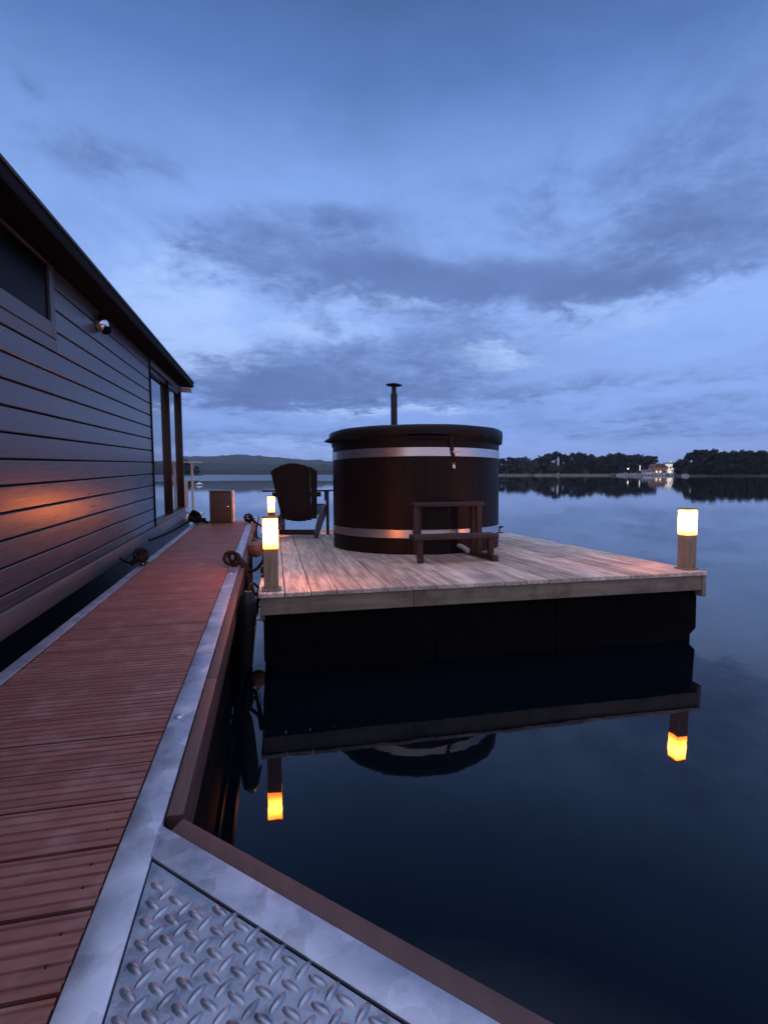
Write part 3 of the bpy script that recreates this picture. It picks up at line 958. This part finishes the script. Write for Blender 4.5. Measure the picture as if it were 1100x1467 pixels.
# service box at the jetty end
o = thing('service_box', 'brown box pedestal with a pale edge standing on the jetty end', 'service box', JETTY.mat((-.418, 7.30, -.001)))
mb = MB(); mb.box(-.157, .130, 0, .26, 0, .435, .012); bodyo = mb.build('body', MAT['boxwood'], o)
mb = MB(); mb.box(.1315, .157, -.004, .264, 0, .447, .008); mb.build('side_panel', MAT['boxedge'], o)
mb = MB(); mb.box(-.164, .131, -.012, .272, .4365, .452, .005); mb.build('lid', MAT['boxwood'], o)
mb = MB(); mb.box(.065, .10, -.006, -.0005, .225, .24, .001); mb.build('catch', MAT['chrome'], bodyo)


# mooring cleats and ropes
def cleat_mesh(root, sc=1.0):
    mb = MB()
    mb.box(-.025, .025, -.07, .07, 0, .008, .002)
    for q in (-.03, .03):
        mb.tube([(0, q, .006), (0, q, .045)], [.014, .011], 10)
    mb.tube([(0, -.115, .062), (0, -.08, .055), (0, -.03, .050), (0, .03, .050), (0, .08, .055), (0, .115, .062)], [.006, .011, .013, .013, .011, .006], 10)
    o_ = mb.build('cleat_body', MAT['cleat'], root)
    for q in (-.045, .045):
        mb = MB(); mb.lathe([(.007, .008), (.006, .012), (0, .013)], 10, M=Matrix.Translation((0, q, 0)))
        mb.build('bolt', MAT['chrome'], o_)


def coil(c, R, turns, r, tilt=(0, 0), squash=1.0, jit=.01, seed=1):
    rnd = random.Random(seed)
    pts = []
    n = int(20 * turns)
    for i in range(n + 1):
        a = 2 * PI * i / 20
        rr = R * (1 + rnd.uniform(-jit, jit) * 3)
        p = Vector((math.cos(a) * rr, math.sin(a) * rr * squash, (i / n) * r * 1.6 * turns * .6))
        p = Matrix.Rotation(tilt[0], 3, 'X') @ (Matrix.Rotation(tilt[1], 3, 'Y') @ p)
        pts.append(Vector(c) + p)
    return pts


def sag(p0, p1, drop, n=14):
    p0, p1 = Vector(p0), Vector(p1)
    return [p0.lerp(p1, i / n) - Vector((0, 0, drop * 4 * (i / n) * (1 - i / n))) for i in range(n + 1)]


Jm = JETTY.mat()
# right-hand cleats
for (cx, cs, lab) in ((-.040, 4.22, 'iron cleat on the steel jetty edge closer to the tub deck lamp'), (-.040, 7.30, 'iron cleat on the steel jetty edge beside the service box')):
    o = thing('mooring_cleat', lab, 'cleat', JETTY.mat((cx, cs, .001)), 'cleats along the jetty edges')
    cleat_mesh(o)
for (cx, cs, lab) in ((-.771, 4.42, 'black cleat on the jetty edge below the orange glow on the wall'), (-.771, 7.40, 'black cleat on the jetty edge near the glass doors')):
    o = thing('mooring_cleat', lab, 'cleat', JETTY.mat((cx, cs, .002)), 'cleats along the jetty edges')
    cleat_mesh(o)

def rope(name, label, strands, r=.011, frame=JETTY):
    mb = MB()
    for p in strands:
        mb.tube(p, r, 8)
    o_ = mb.build(name, MAT['rope'])
    o_.matrix_world = frame.mat()
    return tag(o_, label, 'rope', 'mooring ropes')


rope('mooring_rope', 'dark rope looped upright on the jetty cleat closest to the tub deck lamp', [
    coil((-.070, 4.18, .068), .050, 2.4, .012, (PI / 2 - .25, .35), 1.0, .02, 3),
    coil((-.045, 4.22, .05), .05, 2.0, .012, (.4, .5), 1.5, .03, 4),
    sag((-.03, 4.2, .06), (.05, 4.15, -.02), -.02) + sag((.05, 4.15, -.02), (.20, 3.95, .10), .05)[1:],
    sag((-.03, 4.25, .06), (.055, 4.25, -.03), -.02) + sag((.055, 4.25, -.03), (.075, 4.2, -.35), .0)[1:],
    sag((-.02, 4.2, .05), (.06, 4.1, -.05), -.02) + sag((.06, 4.1, -.05), (.09, 4.02, -.30), .0)[1:],
    sag((.07, 4.1, -.05), (.16, 3.6, -.10), .22),
    sag((.07, 4.2, -.02), (.17, 3.75, -.06), .14),
], .0125)
rope('mooring_rope', 'dark rope looped on the jetty end cleat and running to the tub deck', [
    coil((-.06, 7.28, .065), .052, 2.3, .012, (PI / 2 - .3, .3), 1.0, .02, 5),
    coil((-.04, 7.3, .04), .05, 2.0, .012, (.3, .2), 1.5, .03, 6),
    sag((-.04, 7.28, .09), (.22, 6.7, -.02), .03),
    sag((-.04, 7.3, .05), (.045, 7.2, -.02), -.02) + sag((.045, 7.2, -.02), (.07, 7.0, -.35), .02)[1:],
    sag((.02, 7.2, .02), (.09, 6.6, -.28), .05),
], .0125)
rope('mooring_rope', 'black rope heaped on the cleat below the orange glow on the wall', [
    coil((-.80, 4.42, .05), .048, 3.5, .016, (.35, .3), 1.3, .05, 7),
    coil((-.80, 4.42, .06), .040, 2.5, .016, (-.8, .5), 1.2, .05, 8),
    coil((-.81, 4.40, .03), .052, 2.0, .016, (.1, -.5), 1.2, .05, 9),
    sag((-.82, 4.42, .04), (-1.19, 5.3, -.10), .03),
], .012)
rope('mooring_rope', 'black rope heaped on the cleat near the glass doors and terrace', [
    coil((-.79, 7.40, .06), .07, 3.5, .016, (.35, .2), 1.3, .05, 17),
    coil((-.79, 7.42, .10), .055, 2.5, .016, (-.8, .5), 1.2, .05, 18),
    coil((-.76, 7.44, .02), .10, 2.0, .016, (.05, 0), 1.2, .05, 19),
    sag((-.82, 7.4, .06), (-1.19, 6.5, -.10), .03),
    sag((-.70, 7.5, .015), (-.60, 7.28, .015), 0),
], .014)

# fender hanging in the gap
fo = thing('boat_fender', 'black rubber fender hanging in the gap between jetty and tub deck', 'fender', JETTY.mat((.112, 3.12, .055)))
mb = MB()
mb.lathe([(0, 0), (.022, -.002), (.030, -.015), (.048, -.035), (.055, -.07), (.057, -.18), (.056, -.40), (.052, -.47), (.04, -.51), (.015, -.53), (0, -.535)], 24,
         M=Matrix.Rotation(.09, 4, 'Y'))
mb.build('body', MAT['rubber'], fo)
mb = MB(); mb.tube([(0, 0, -.01), (.01, .05, .03), (.03, .12, .02), (.05, .22, -.03)], .008, 8); mb.build('lanyard', MAT['rope'], fo)

# ------------------------------------------------------------------ tub deck
deck = thing('floating_deck', 'square floating timber deck on black floats carrying the hot tub', 'floating deck', DECK.mat())
DW, DL = 3.485, 4.92
mb = MB()
sec = grooved(.168, .028, 9, .0085, .006, .002)
rnd = random.Random(4)
nb = 20
for k in range(nb):
    xc = -.012 + (k + .5) * (DW + .012) / nb
    M = Matrix(((1, 0, 0, xc), (0, 0, -1, 0), (0, 1, 0, rnd.uniform(-.0015, .0012)), (0, 0, 0, 1)))
    mb.prism(sec, -(DL + rnd.uniform(0, .006)), .020 + rnd.uniform(-.006, .006), M=M)
mb.build('decking', MAT['deckwood'], deck)
mb = MB()
mb.box(.004, 1.05, 0, .030, -.150, -.0305, .003)
mb.box(1.054, DW - .035, 0, .030, -.150, -.0305, .003)
mb.box(-.001, .030, .0325, DL, -.190, -.0305, .003)
mb.box(DW - .032, DW + .004, -.004, DL, -.205, -.0305, .003)
mb.box(.03, DW - .035, DL - .03, DL, -.150, -.0305, .003)
mb.build('fascia', MAT['fascia'], deck)
# black floats below, chamfered, with ribs
def deck_float(x0, x1, y0, y1):
    mb = MB()
    cl = .055 if x0 < .1 else .004
    c = .055 if x1 > 3 else .004
    prof = [(x0 + .004, -.152), (x1 - .004, -.152), (x1, -.19), (x1, -.48), (x1 - c, -.53), (x1 - c, -.61), (x1, -.66), (x1, -.85), (x0, -.85), (x0, -.66), (x0 + cl, -.61), (x0 + cl, -.53), (x0, -.48), (x0, -.19)]
    M = Matrix(((1, 0, 0, 0), (0, 0, -1, 0), (0, 1, 0, 0), (0, 0, 0, 1)))
    mb.prism(prof, -y1, -y0, M=M)
    n = 5
    for i in range(n):
        xc = x0 + (x1 - x0) * (i + .5) / n
        mb.box(xc - .05, xc + .05, y0 - .004, y0 + .01, -.42, -.19, .003)
    return mb.build('float', MAT['blackplastic'], deck)
for x0, x1 in ((.02, 1.24), (1.246, 2.20), (2.206, DW - .014)):
    for y0, y1 in ((.07, 1.6), (1.7, 3.2), (3.3, 4.85)):
        deck_float(x0, x1, y0, y1)

# bollard lamps
def lamp_proto(label):
    o = thing('bollard_lamp', label, 'lamp', DECK.mat((.076, .10, .0)))
    mb = MB(); mb.box(-.048, .048, -.048, .048, .001, .285, .004); mb.box(-.066, .066, -.06, .06, 0.001, .014, .003); mb.build('post', MAT['postwood'], o)
    mb = MB(); mb.box(-.049, .049, -.049, .049, .287, .490, .006); mb.build('lamp_glass', MAT['lamp'], o)
    mb = MB(); mb.box(-.053, .053, -.053, .053, .4905, .502, .003); mb.build('cap', MAT['lampmetal'], o)
    return o


l1 = lamp_proto('glowing wooden bollard lamp at the deck corner beside the jetty, closest to the camera')
l1['group'] = 'bollard lamps on the tub deck'
l2 = copy_tree(l1); l2.matrix_world = DECK.mat((3.425, .13, 0)); l2['label'] = 'glowing wooden bollard lamp alone on the outer deck corner over open water'
l3 = copy_tree(l1); l3.matrix_world = DECK.mat((.045, 4.40, 0)) @ Matrix.Diagonal((1, 1, 1.14, 1)); l3['label'] = 'smaller looking glowing bollard lamp at the far deck corner beside the dark chair'

# mooring bollard and buoy on the jetty side of the deck
o = thing('mooring_post', 'short brown mooring post wrapped in dark rope on the deck edge behind the lamp', 'mooring post', DECK.mat((.035, .62, .001)))
mb = MB(); mb.lathe([(.045, 0), (.045, .012), (.026, .02), (.026, .13), (.033, .15), (.030, .175), (.018, .19), (0, .193)], 18); mb.build('post', MAT['stepwood'], o)
mb = MB(); mb.tube(coil((0, 0, .03), .036, 4, .011, (0, 0), 1.0, .02, 31), .011, 8); mb.build('rope_wrap', MAT['rope'], o)
o = tag(MB().lathe([(0, -.10), (.05, -.088), (.085, -.05), (.095, 0), (.085, .045), (.05, .072), (.022, .082), (.02, .11), (0, .112)], 24).build('round_buoy', MAT['buoy']),
        'round brown orange buoy hanging at the deck side behind the lamp', 'buoy')
o.matrix_world = DECK.mat((-.080, 1.55, .115)) @ Matrix.Scale(.86, 4)
o = MB().tube(sag((-.085, 1.55, .225), (.02, 1.75, .12), -.02), .006, 6).tube(sag((-.085, 1.55, .225), (-.05, 1.62, .42), .01) , .005, 6).build('buoy_line', MAT['rope'])
o.matrix_world = DECK.mat()
tag(o, 'thin dark line tied to the round buoy', 'rope')

# ------------------------------------------------------------------ hot tub
TX, TS, TR = 1.76, 2.48, .985
tub = thing('hot_tub', 'large round dark wooden hot tub with steel bands and a black cover', 'hot tub', DECK.mat((TX, TS, .002)))
mb = MB()
NS = 58
for k in range(NS):
    a0, a1 = 2 * PI * k / NS + .0009, 2 * PI * (k + 1) / NS - .0009
    am = (a0 + a1) / 2
    r1, r0 = TR, TR - .045
    poly = []
    for a in (a0, am, a1):
        rr = r1 - (.0025 if a != am else 0)
        poly.append((rr * math.cos(a), rr * math.sin(a)))
    for a in (a1, a0):
        poly.append((r0 * math.cos(a), r0 * math.sin(a)))
    mb.prism(poly, 0.0, 1.175 + random.uniform(-.002, .002))
mb.build('staves', MAT['tubwood'], tub)
mb = MB(); mb.lathe([(.94, .02), (.94, .05), (0, .05)], 48); mb.lathe([(.94, 1.05), (.90, 1.05), (.90, .1)], 48); mb.build('liner', MAT['blackplastic'], tub)
for z0, z1 in ((.166, .252), (1.000, 1.092)):
    mb = MB()
    mb.lathe([(TR + .0005, z0), (TR + .0035, z0 + .002), (TR + .0035, z1 - .002), (TR + .0005, z1)], 116)
    h_ = mb.build('steel_band', MAT['steel'], tub)
    mb = MB()
    am = -PI / 2 + .16
    M = Matrix.Rotation(am, 4, 'Z') @ Matrix.Translation((TR + .002, 0, 0))
    mb.box(.002, .016, -.03, .03, z0 + .02, z1 - .02, .003, M=M)
    mb.tube([(.02, -.05, (z0 + z1) / 2), (.02, .05, (z0 + z1) / 2)], .007, 8, M=M)
    mb.build('band_clamp', MAT['steel'], h_)
# rim and cover
mb = MB(); mb.lathe([(TR - .06, 1.16), (TR + .004, 1.16), (TR + .012, 1.18), (TR + .012, 1.205), (TR - .05, 1.21)], 96); mb.build('rim', MAT['tubwood'], tub)
mb = MB()
t = bmesh.new()
seg = 144
rings = []
def wav(a, k):
    return noise.noise((math.cos(a) * 2.6, math.sin(a) * 2.6, k))
for ri, (r, z, wob, dz) in enumerate(((TR + .018, 1.212, .012, .020), (TR + .034, 1.222, .012, .010), (TR + .040, 1.262, .008, .008), (TR + .039, 1.302, .005, .007), (TR + .022, 1.320, .004, .006), (TR - .2, 1.335, .0, .006), (TR - .6, 1.355, .0, .006))):
    ring = []
    for k in range(seg):
        a = 2 * PI * k / seg
        w1 = noise.noise((math.cos(a) * 9, math.sin(a) * 9, ri * .6))
        low = -.045 * max(0, math.cos(a + .45)) ** 3 if ri < 2 else 0      # hangs lower on one side
        flap = .075 * math.exp(-((a - PI * 1.02) / .07) ** 2) if ri < 2 else 0
        ring.append(t.verts.new(((r + wob * w1 + flap) * math.cos(a), (r + wob * w1 + flap) * math.sin(a), z + dz * wav(a, ri * .3) + low)))
    rings.append(ring)
top = t.verts.new((0, 0, 1.365))
for A_, B_ in zip(rings[:-1], rings[1:]):
    for k in range(seg):
        t.faces.new((A_[k], A_[(k + 1) % seg], B_[(k + 1) % seg], B_[k]))
for k in range(seg):
    t.faces.new((rings[-1][k], rings[-1][(k + 1) % seg], top))
bmesh.ops.recalc_face_normals(t, faces=list(t.faces))
mb._add(t, 0, None, True)
cover = mb.build('cover', MAT['vinyl'], tub, sharp=50)
am = -PI / 2 + .10
Ms = Matrix.Rotation(am, 4, 'Z') @ Matrix.Translation((TR + .006, 0, 0))
mb = MB()
mb.prism([(-.020, 1.25), (.020, 1.25), (.025, 1.12), (.045, 1.0), (.012, .985), (-.008, 1.1)], .003, .010, M=Ms @ Matrix(((0, 0, 1, 0), (1, 0, 0, 0), (0, 1, 0, 0), (0, 0, 0, 1))))
mb.build('strap', MAT['vinyl'], cover)
mb = MB()
Mc = Ms @ Matrix.Translation((0, .035, 0))
for q in (.90, .93):
    for p in (-.014, .014):
        mb.lathe([(.005, 0), (.004, .004), (0, .005)], 10, M=Mc @ Matrix.Translation((0, p, q)) @ Matrix.Rotation(PI / 2, 4, 'Y'))
mb.box(0.0, .006, -.012, .012, .875, .915, .002, M=Mc)
mb.box(.006, .011, -.006, .006, .885, .905, .001, M=Mc)
mb.build('strap_catch', MAT['chrome'], tub)
# drain spout low on the front
mb = MB()
a = -PI / 2 + .20
M = Matrix.Rotation(a, 4, 'Z') @ Matrix.Translation((TR, 0, .05))
mb.tube([(-.02, 0, .03), (.05, 0, .028), (.09, .015, .010), (.135, .045, -.022)], [.022, .022, .024, .026], 14, M=M)
mb.build('drain_spout', MAT['pvc'], tub)
# stove behind with flue and rain cap
mb = MB()
mb.box(-.22, .30, 1.02, 1.45, .0, .95, .02)
mb.box(-.27, .35, .99, 1.48, .955, .985, .01)
stove = mb.build('stove', MAT['iron'], tub)
mb = MB()
mb.lathe([(.047, .985), (.047, 2.02), (.044, 2.035), (.034, 2.037), (.034, 2.13)], 22, M=Matrix.Translation((.045, 1.27, 0)))
fl = mb.build('flue', MAT['iron'], stove)
mb = MB()
M = Matrix.Translation((.045, 1.27, 2.155)) @ Matrix.Rotation(.05, 4, 'Y') @ Matrix.Translation((0, 0, -2.1))
mb.lathe([(0, 2.128), (.04, 2.126), (.112, 2.105), (.118, 2.098), (.11, 2.096), (.04, 2.112), (0, 2.113)], 26, M=M)
for q in range(3):
    aa = q * 2.094 + .4
    mb.box(.030 * math.cos(aa) - .004, .030 * math.cos(aa) + .004, .030 * math.sin(aa) - .004, .030 * math.sin(aa) + .004, 2.06, 2.118, M=M)
mb.build('rain_cap', MAT['iron'], fl)

# steps in front of the tub
st = thing('tub_steps', 'small dark wooden two tread step in front of the hot tub', 'steps', DECK.mat((1.72, 1.2, .002)))
def sx(x): return x - 1.72
def ss(s): return s - 1.2
mb = MB(); mb.box(sx(1.318), sx(2.13), ss(.93), ss(1.12), .212, .252, .006); mb.build('tread', MAT['stepwood'], st)
mb = MB(); mb.box(sx(1.395), sx(2.115), ss(1.22), ss(1.40), .500, .540, .006); mb.build('tread', MAT['stepwood'], st)
for nm, p0, p1 in (('skid', (1.384, .965), (1.50, 1.405)), ('skid', (2.085, .90), (2.04, 1.475))):
    mb = MB(); mb.beam((sx(p0[0]), ss(p0[1]), .026), (sx(p1[0]), ss(p1[1]), .026), .058, .052, .005); mb.build(nm, MAT['stepwood'], st)
for x, s_, z1 in ((1.392, 1.02, .211), (1.425, 1.26, .499), (1.475, 1.36, .499), (2.088, 1.03, .211), (2.062, 1.25, .499), (2.052, 1.37, .499)):
    mb = MB(); mb.box(sx(x) - .026, sx(x) + .026, ss(s_) - .022, ss(s_) + .022, .053, z1, .004); mb.build('post', MAT['stepwood'], st)

# ------------------------------------------------------------------ garden chair
ch = thing('garden_chair', 'dark fan-backed wooden garden chair seen from behind beside the hot tub', 'chair', DECK.mat((.345, 3.50, .002), -.30))
def slat_back():
    mb = MB()
    n = 7
    for i in range(n):
        f0 = (i - (n - 1) / 2) / ((n - 1) / 2)
        wb, wt = .070, .090
        xb, xt = f0 * .215, f0 * .275
        L_ = 0.86 - .10 * f0 * f0
        # board lies in the plane of the reclined back; top end follows the arc
        y0, z0 = .26, .215 + .035 * f0 * f0
        dy, dz = -.36, .93
        q = math.hypot(dy, dz); dy /= q; dz /= q
        bow = .035 * f0 * f0
        def P_(xx, l, off): return Vector((xx, y0 + dy * l + bow + off * dz, z0 + dz * l - off * dy))
        def arc(xx, base): return base - .28 * (xx * xx - (f0 * .275) ** 2)
        vs = []
        for off in (0, .020):
            vs.append([P_(xb - wb / 2, 0, off), P_(xb + wb / 2, 0, off), P_(xt + wt / 2, L_ - .05 * (f0 + .12) * (1 if f0 >= 0 else .2) * 1, off), P_(xt - wt / 2, L_ - .05 * (-f0 + .12) * (1 if f0 <= 0 else .2), off)])
        a = [mb.bm.verts.new(p) for p in vs[0]]; b = [mb.bm.verts.new(p) for p in vs[1]]
        mb.bm.faces.new(a); mb.bm.faces.new(b[::-1])
        for k in range(4):
            mb.bm.faces.new((a[k], b[k], b[(k + 1) % 4], a[(k + 1) % 4]))
    bmesh.ops.recalc_face_normals(mb.bm, faces=list(mb.bm.faces))
    return mb
back = slat_back().build('backrest', MAT['chairwood'], ch)
mb = MB(); mb.beam((-.34, .175, .595), (.34, .175, .595), .04, .065, .004); mb.beam((-.25, .285, .30), (.25, .285, .30), .035, .07, .004); mb.build('back_rail', MAT['chairwood'], ch)
for sgn in (-1, 1):
    mb = MB(); mb.box(sgn * .375 - .065, sgn * .375 + .065, .03, .80, .632, .656, .006); mb.build('armrest', MAT['chairwood'], ch)
    mb = MB(); mb.box(sgn * .335 - .014, sgn * .335 + .014, .60, .70, 0, .631, .004); mb.build('front_leg', MAT['chairwood'], ch)
    mb = MB(); mb.prism([(.02, 0), (.14, 0), (.72, .30), (.72, .42), (.66, .44), (.25, .28), (0, .08)], -.014, .014, .003,
                        M=Matrix.Translation((sgn * .290, 0, 0)) @ Matrix(((0, 0, 1, 0), (1, 0, 0, 0), (0, 1, 0, 0), (0, 0, 0, 1))))
    mb.build('stringer', MAT['chairleg'], ch)
    mb = MB(); mb.prism([(0, 0), (.09, .0), (.12, .13), (0, .13)], -.012, .012, .002, M=Matrix.Translation((sgn * .335, .48, .50)) @ Matrix(((0, 0, 1, 0), (1, 0, 0, 0), (0, 1, 0, 0), (0, 0, 0, 1))))
    mb.build('arm_bracket', MAT['chairwood'], ch)
mb = MB()
for i in range(6):
    y = .30 + i * .078
    mb.box(-.275, .275, y, y + .068, .305 + i * .024, .327 + i * .024, .003)
mb.build('seat', MAT['chairwood'], ch)
mb = MB(); mb.box(-.275, .275, .075, .10, .045, .115, .003); mb.build('rear_rail', MAT['chairwood'], ch)
# small black cleat at the far deck edge behind the tub
o = thing('mooring_cleat', 'small black cleat on the deck edge just behind the hot tub', 'cleat', DECK.mat((3.36, 3.62, .001)), 'cleats on the tub deck')
cleat_mesh(o)
o.matrix_world = o.matrix_world @ Matrix.Scale(1.6, 4)

# ------------------------------------------------------------------ houseboat
hb = thing('houseboat', 'dark timber-clad houseboat moored along the jetty with a flat roof', 'houseboat', HOUSE.mat())
T = -1.2
H0, H1 = .2, 10.02
rnd = random.Random(6)
mb = MB()
zb = .087
rows = []
z = .0
edges = [-.002, .087]
while edges[-1] < 2.3:
    edges.append(edges[-1] + .1558)
WIN = (2.2, 4.22, 1.737, 2.302)      # window trim outline
for z0, z1 in zip(edges[:-1], edges[1:]):
    z1c = min(z1, 2.335)
    segs = [(H0, 7.335)]
    if z1c > WIN[2] + .03 and z0 < WIN[3] - .03:
        segs = [(H0, WIN[0]), (WIN[1], 7.335)]
    cuts = []
    for a, b in segs:
        if b - a > 3.5 and rnd.random() < .55:
            c_ = rnd.uniform(3.4, 6.2)
            cuts += [(a, c_ - .0012), (c_ + .0012, b)]
        else:
            cuts.append((a, b))
    for a, b in cuts:
        # board with a chamfered lower lip and a groove above it
        t = bmesh.new()
        sec = [(T - .026, z0 + .001), (T - .0035, z0 + .001), (T, z0 + .006), (T, z1c - .016), (T - .003, z1c - .012), (T - .026, z1c - .012)]
        va = [t.verts.new((x, a, zz)) for x, zz in sec]; vb = [t.verts.new((x, b, zz)) for x, zz in sec]
        t.faces.new(va); t.faces.new(vb[::-1])
        for i in range(len(sec)):
            t.faces.new((va[i], vb[i], vb[(i + 1) % len(sec)], va[(i + 1) % len(sec)]))
        bmesh.ops.recalc_face_normals(t, faces=list(t.faces))
        mb._add(t)
mb.build('cladding', MAT['wall'], hb, sharp=8)
# body behind the cladding, black to paint the shade in the board gaps
mb = MB()
mb.box(-4.6, T - .027, H0, 7.45, -.1, 2.33)
mb.box(-4.6, T - .16, 7.4505, H1 - .01, -.1, 2.33)
mb.build('wall_core', MAT['soffit'], hb)
# corner post between cladding and doors
mb = MB(); mb.box(T - .03, T + .012, 7.336, 7.385, -.01, 2.335, .003); mb.build('corner_post', MAT['soffit'], hb)
# window
mb = MB()
a0, a1, c0, c1 = WIN
x0, x1 = T - .026, T + .006
mb.box(T - .026, T - .001, a0, a1, 1.648, c0 - .006)
mb.box(x0, x1, a1 - .085, a1 - .001, c0, c1, .003)
mb.box(x0, x1, a0, a0 + .085, c0, c1, .003)
mb.box(x0, x1, a0 + .0855, a1 - .0855, c1 - .062, c1, .003)
mb.box(x0, x1, a0 + .0855, a1 - .0855, c0, c0 + .105, .003)
w_ = mb.build('window', MAT['trim'], hb)
mb = MB(); mb.box(T - .019, T - .012, a0 + .086, a1 - .086, c0 + .106, c1 - .063); mb.build('pane', MAT['glassdark'], w_)
# glazed doors, recessed
d = .062
mb = MB()
mb.box(T - .03, T + .004, 7.4005, H1, 2.16, 2.335, .003)          # head board
mb.box(T - .03, T + .004, 7.4005, H1, -.01, .035, .003)           # sill board
mb.box(T - .03, T + .002, 7.3855, 7.40, .0355, 2.1595, .002)
head = mb.build('door_surround', MAT['trim'], hb)
for s0, s1 in ((7.4005, 8.75), (8.775, 9.985)):
    mb = MB()
    mb.box(T - d - .06, T + .003, s1, s1 + .024, .0355, 2.1595, .002)
    mb.box(T - d - .06, T - .031, s0, s1 - .0005, 2.10, 2.1595, .002)
    mb.box(T - d - .05, T - .031, s0, s1 - .0005, .0, .0350, .002)
    f_ = mb.build('glass_door', MAT['jamb'], hb)
    mb = MB(); mb.box(T - d - .012, T - d, s0 + .001, s1 - .001, .036, 2.0985); mb.build('pane', MAT['glass'], f_)
# base trim and hull
mb = MB(); mb.box(T - .06, T + .022, H0, H1 + .01, -.150, -.0105, .006); mb.build('base_trim', MAT['trim'], hb)
mb = MB(); mb.box(-4.5, T - .08, H0, 11.2, -1.0, -.1505, .02); mb.build('hull', MAT['hull'], hb)
# roof with overhang
mb = MB()
E = -.985
mb.box(-4.9, E, H0, H1 + .05, 2.268, 2.335, .006)
roof = mb.build('roof', MAT['soffit'], hb)
mb = MB(); mb.box(E - .05, E + .012, H0, H1 + .06, 2.3355, 2.358, .004); mb.build('roof_edge', MAT['roof'], roof)
mb = MB(); mb.box(T + .0065, E - .012, H0, H1 + .03, 2.250, 2.2675, .002); mb.build('soffit', MAT['soffit'], roof)
mb = MB()
# slightly sagging gutter lip under the eave
pts = [(E - .012, H0 + (H1 - H0) * i / 60, 2.262 + .005 * noise.noise((i * .45, 2, 1))) for i in range(61)]
mb.tube(pts, .012, 8)
mb.build('gutter', MAT['soffit'], roof)
mb = MB(); mb.box(T - .03, E - .03, H1 - .04, H1 + .02, 2.16, 2.235, .004); mb.build('eave_bracket', MAT['white'], roof)
# terrace and railing beyond the end wall
mb = MB(); mb.box(-4.3, -1.00, H1 + .012, 11.3, -.215, -.17, .006); mb.build('terrace', MAT['deckwood'], hb)
mb = MB(); mb.box(-1.125, -1.085, 10.38, 10.42, -.169, .865, .004); mb.box(-1.9, -.93, 10.36, 10.44, .8655, .895, .005); mb.build('railing', MAT['white'], hb)
mb = MB(); mb.box(-1.9, -1.19, 10.395, 10.405, -.03, .52, .001); mb.build('railing_panel', MAT['white'], hb)

# wall light
wl = thing('wall_light', 'round chrome wall light on the dark cladding under the eave', 'wall light', HOUSE.mat((T + .0005, 5.22, 2.115)))
mb = MB()
Mx = Matrix.Rotation(PI / 2, 4, 'Y')
mb.lathe([(0, 0), (.062, 0), (.062, .012), (.02, .014), (.02, .03)], 24, M=Mx); mb.build('back_plate', MAT['chrome'], wl)
mb = MB()
mb.lathe([(.078, .012), (.082, .03), (.076, .055), (.056, .078), (.028, .090), (0, .093)], 32, M=Mx); mb.build('shade', MAT['chrome'], wl)
mb = MB(); mb.lathe([(0, -.055), (.03, -.048), (.05, -.02), (.05, .01), (0, .02)], 20, M=Matrix.Translation((.066, 0, -.038))); mb.build('lens', MAT['glassdark'], wl)

# ------------------------------------------------------------------ haze over the lake
hz = MB().box(-3600, 3600, -600, 3600, -1.5, 95).build('haze', [], sharp=0)
hm = new_mat('haze')
nt, N, L = nodes_of(hm)
N.remove(N['Principled BSDF'])
pv = N.new('ShaderNodeVolumePrincipled')
pv.inputs['Color'].default_value = (.66, .82, 1.0, 1)
pv.inputs['Density'].default_value = .00013
L.new(pv.outputs[0], N['Material Output'].inputs['Volume'])
hz.data.materials.append(hm)
tag(hz, kind='stuff')

# ------------------------------------------------------------------ light, camera, render
sun = bpy.data.lights.new('sun', 'SUN')
sun.energy = .04
sun.angle = math.radians(25)
sun.color = (1, .86, .78)
so = bpy.data.objects.new('sun', sun)
COL.objects.link(so)
so.rotation_euler = (math.radians(78), 0, math.radians(-20))

cam = bpy.data.cameras.new('camera')
cam.sensor_fit = 'VERTICAL'
cam.sensor_height = 36
cam.lens = 36 * 720 / 1467
cam.clip_start = .05
cam.clip_end = 12000
co = bpy.data.objects.new('camera', cam)
COL.objects.link(co)
co.location = (0, 0, 1.3)
co.rotation_euler = (math.radians(90 - 4.408), 0, 0)
S.camera = co

S.render.engine = 'CYCLES'
S.cycles.use_denoising = True
S.cycles.max_bounces = 8
S.cycles.volume_bounces = 0
S.cycles.sample_clamp_indirect = 6.0
S.cycles.use_light_tree = True
S.view_settings.view_transform = 'Standard'
S.view_settings.look = 'None'
S.view_settings.exposure = .06
S.view_settings.gamma = 1
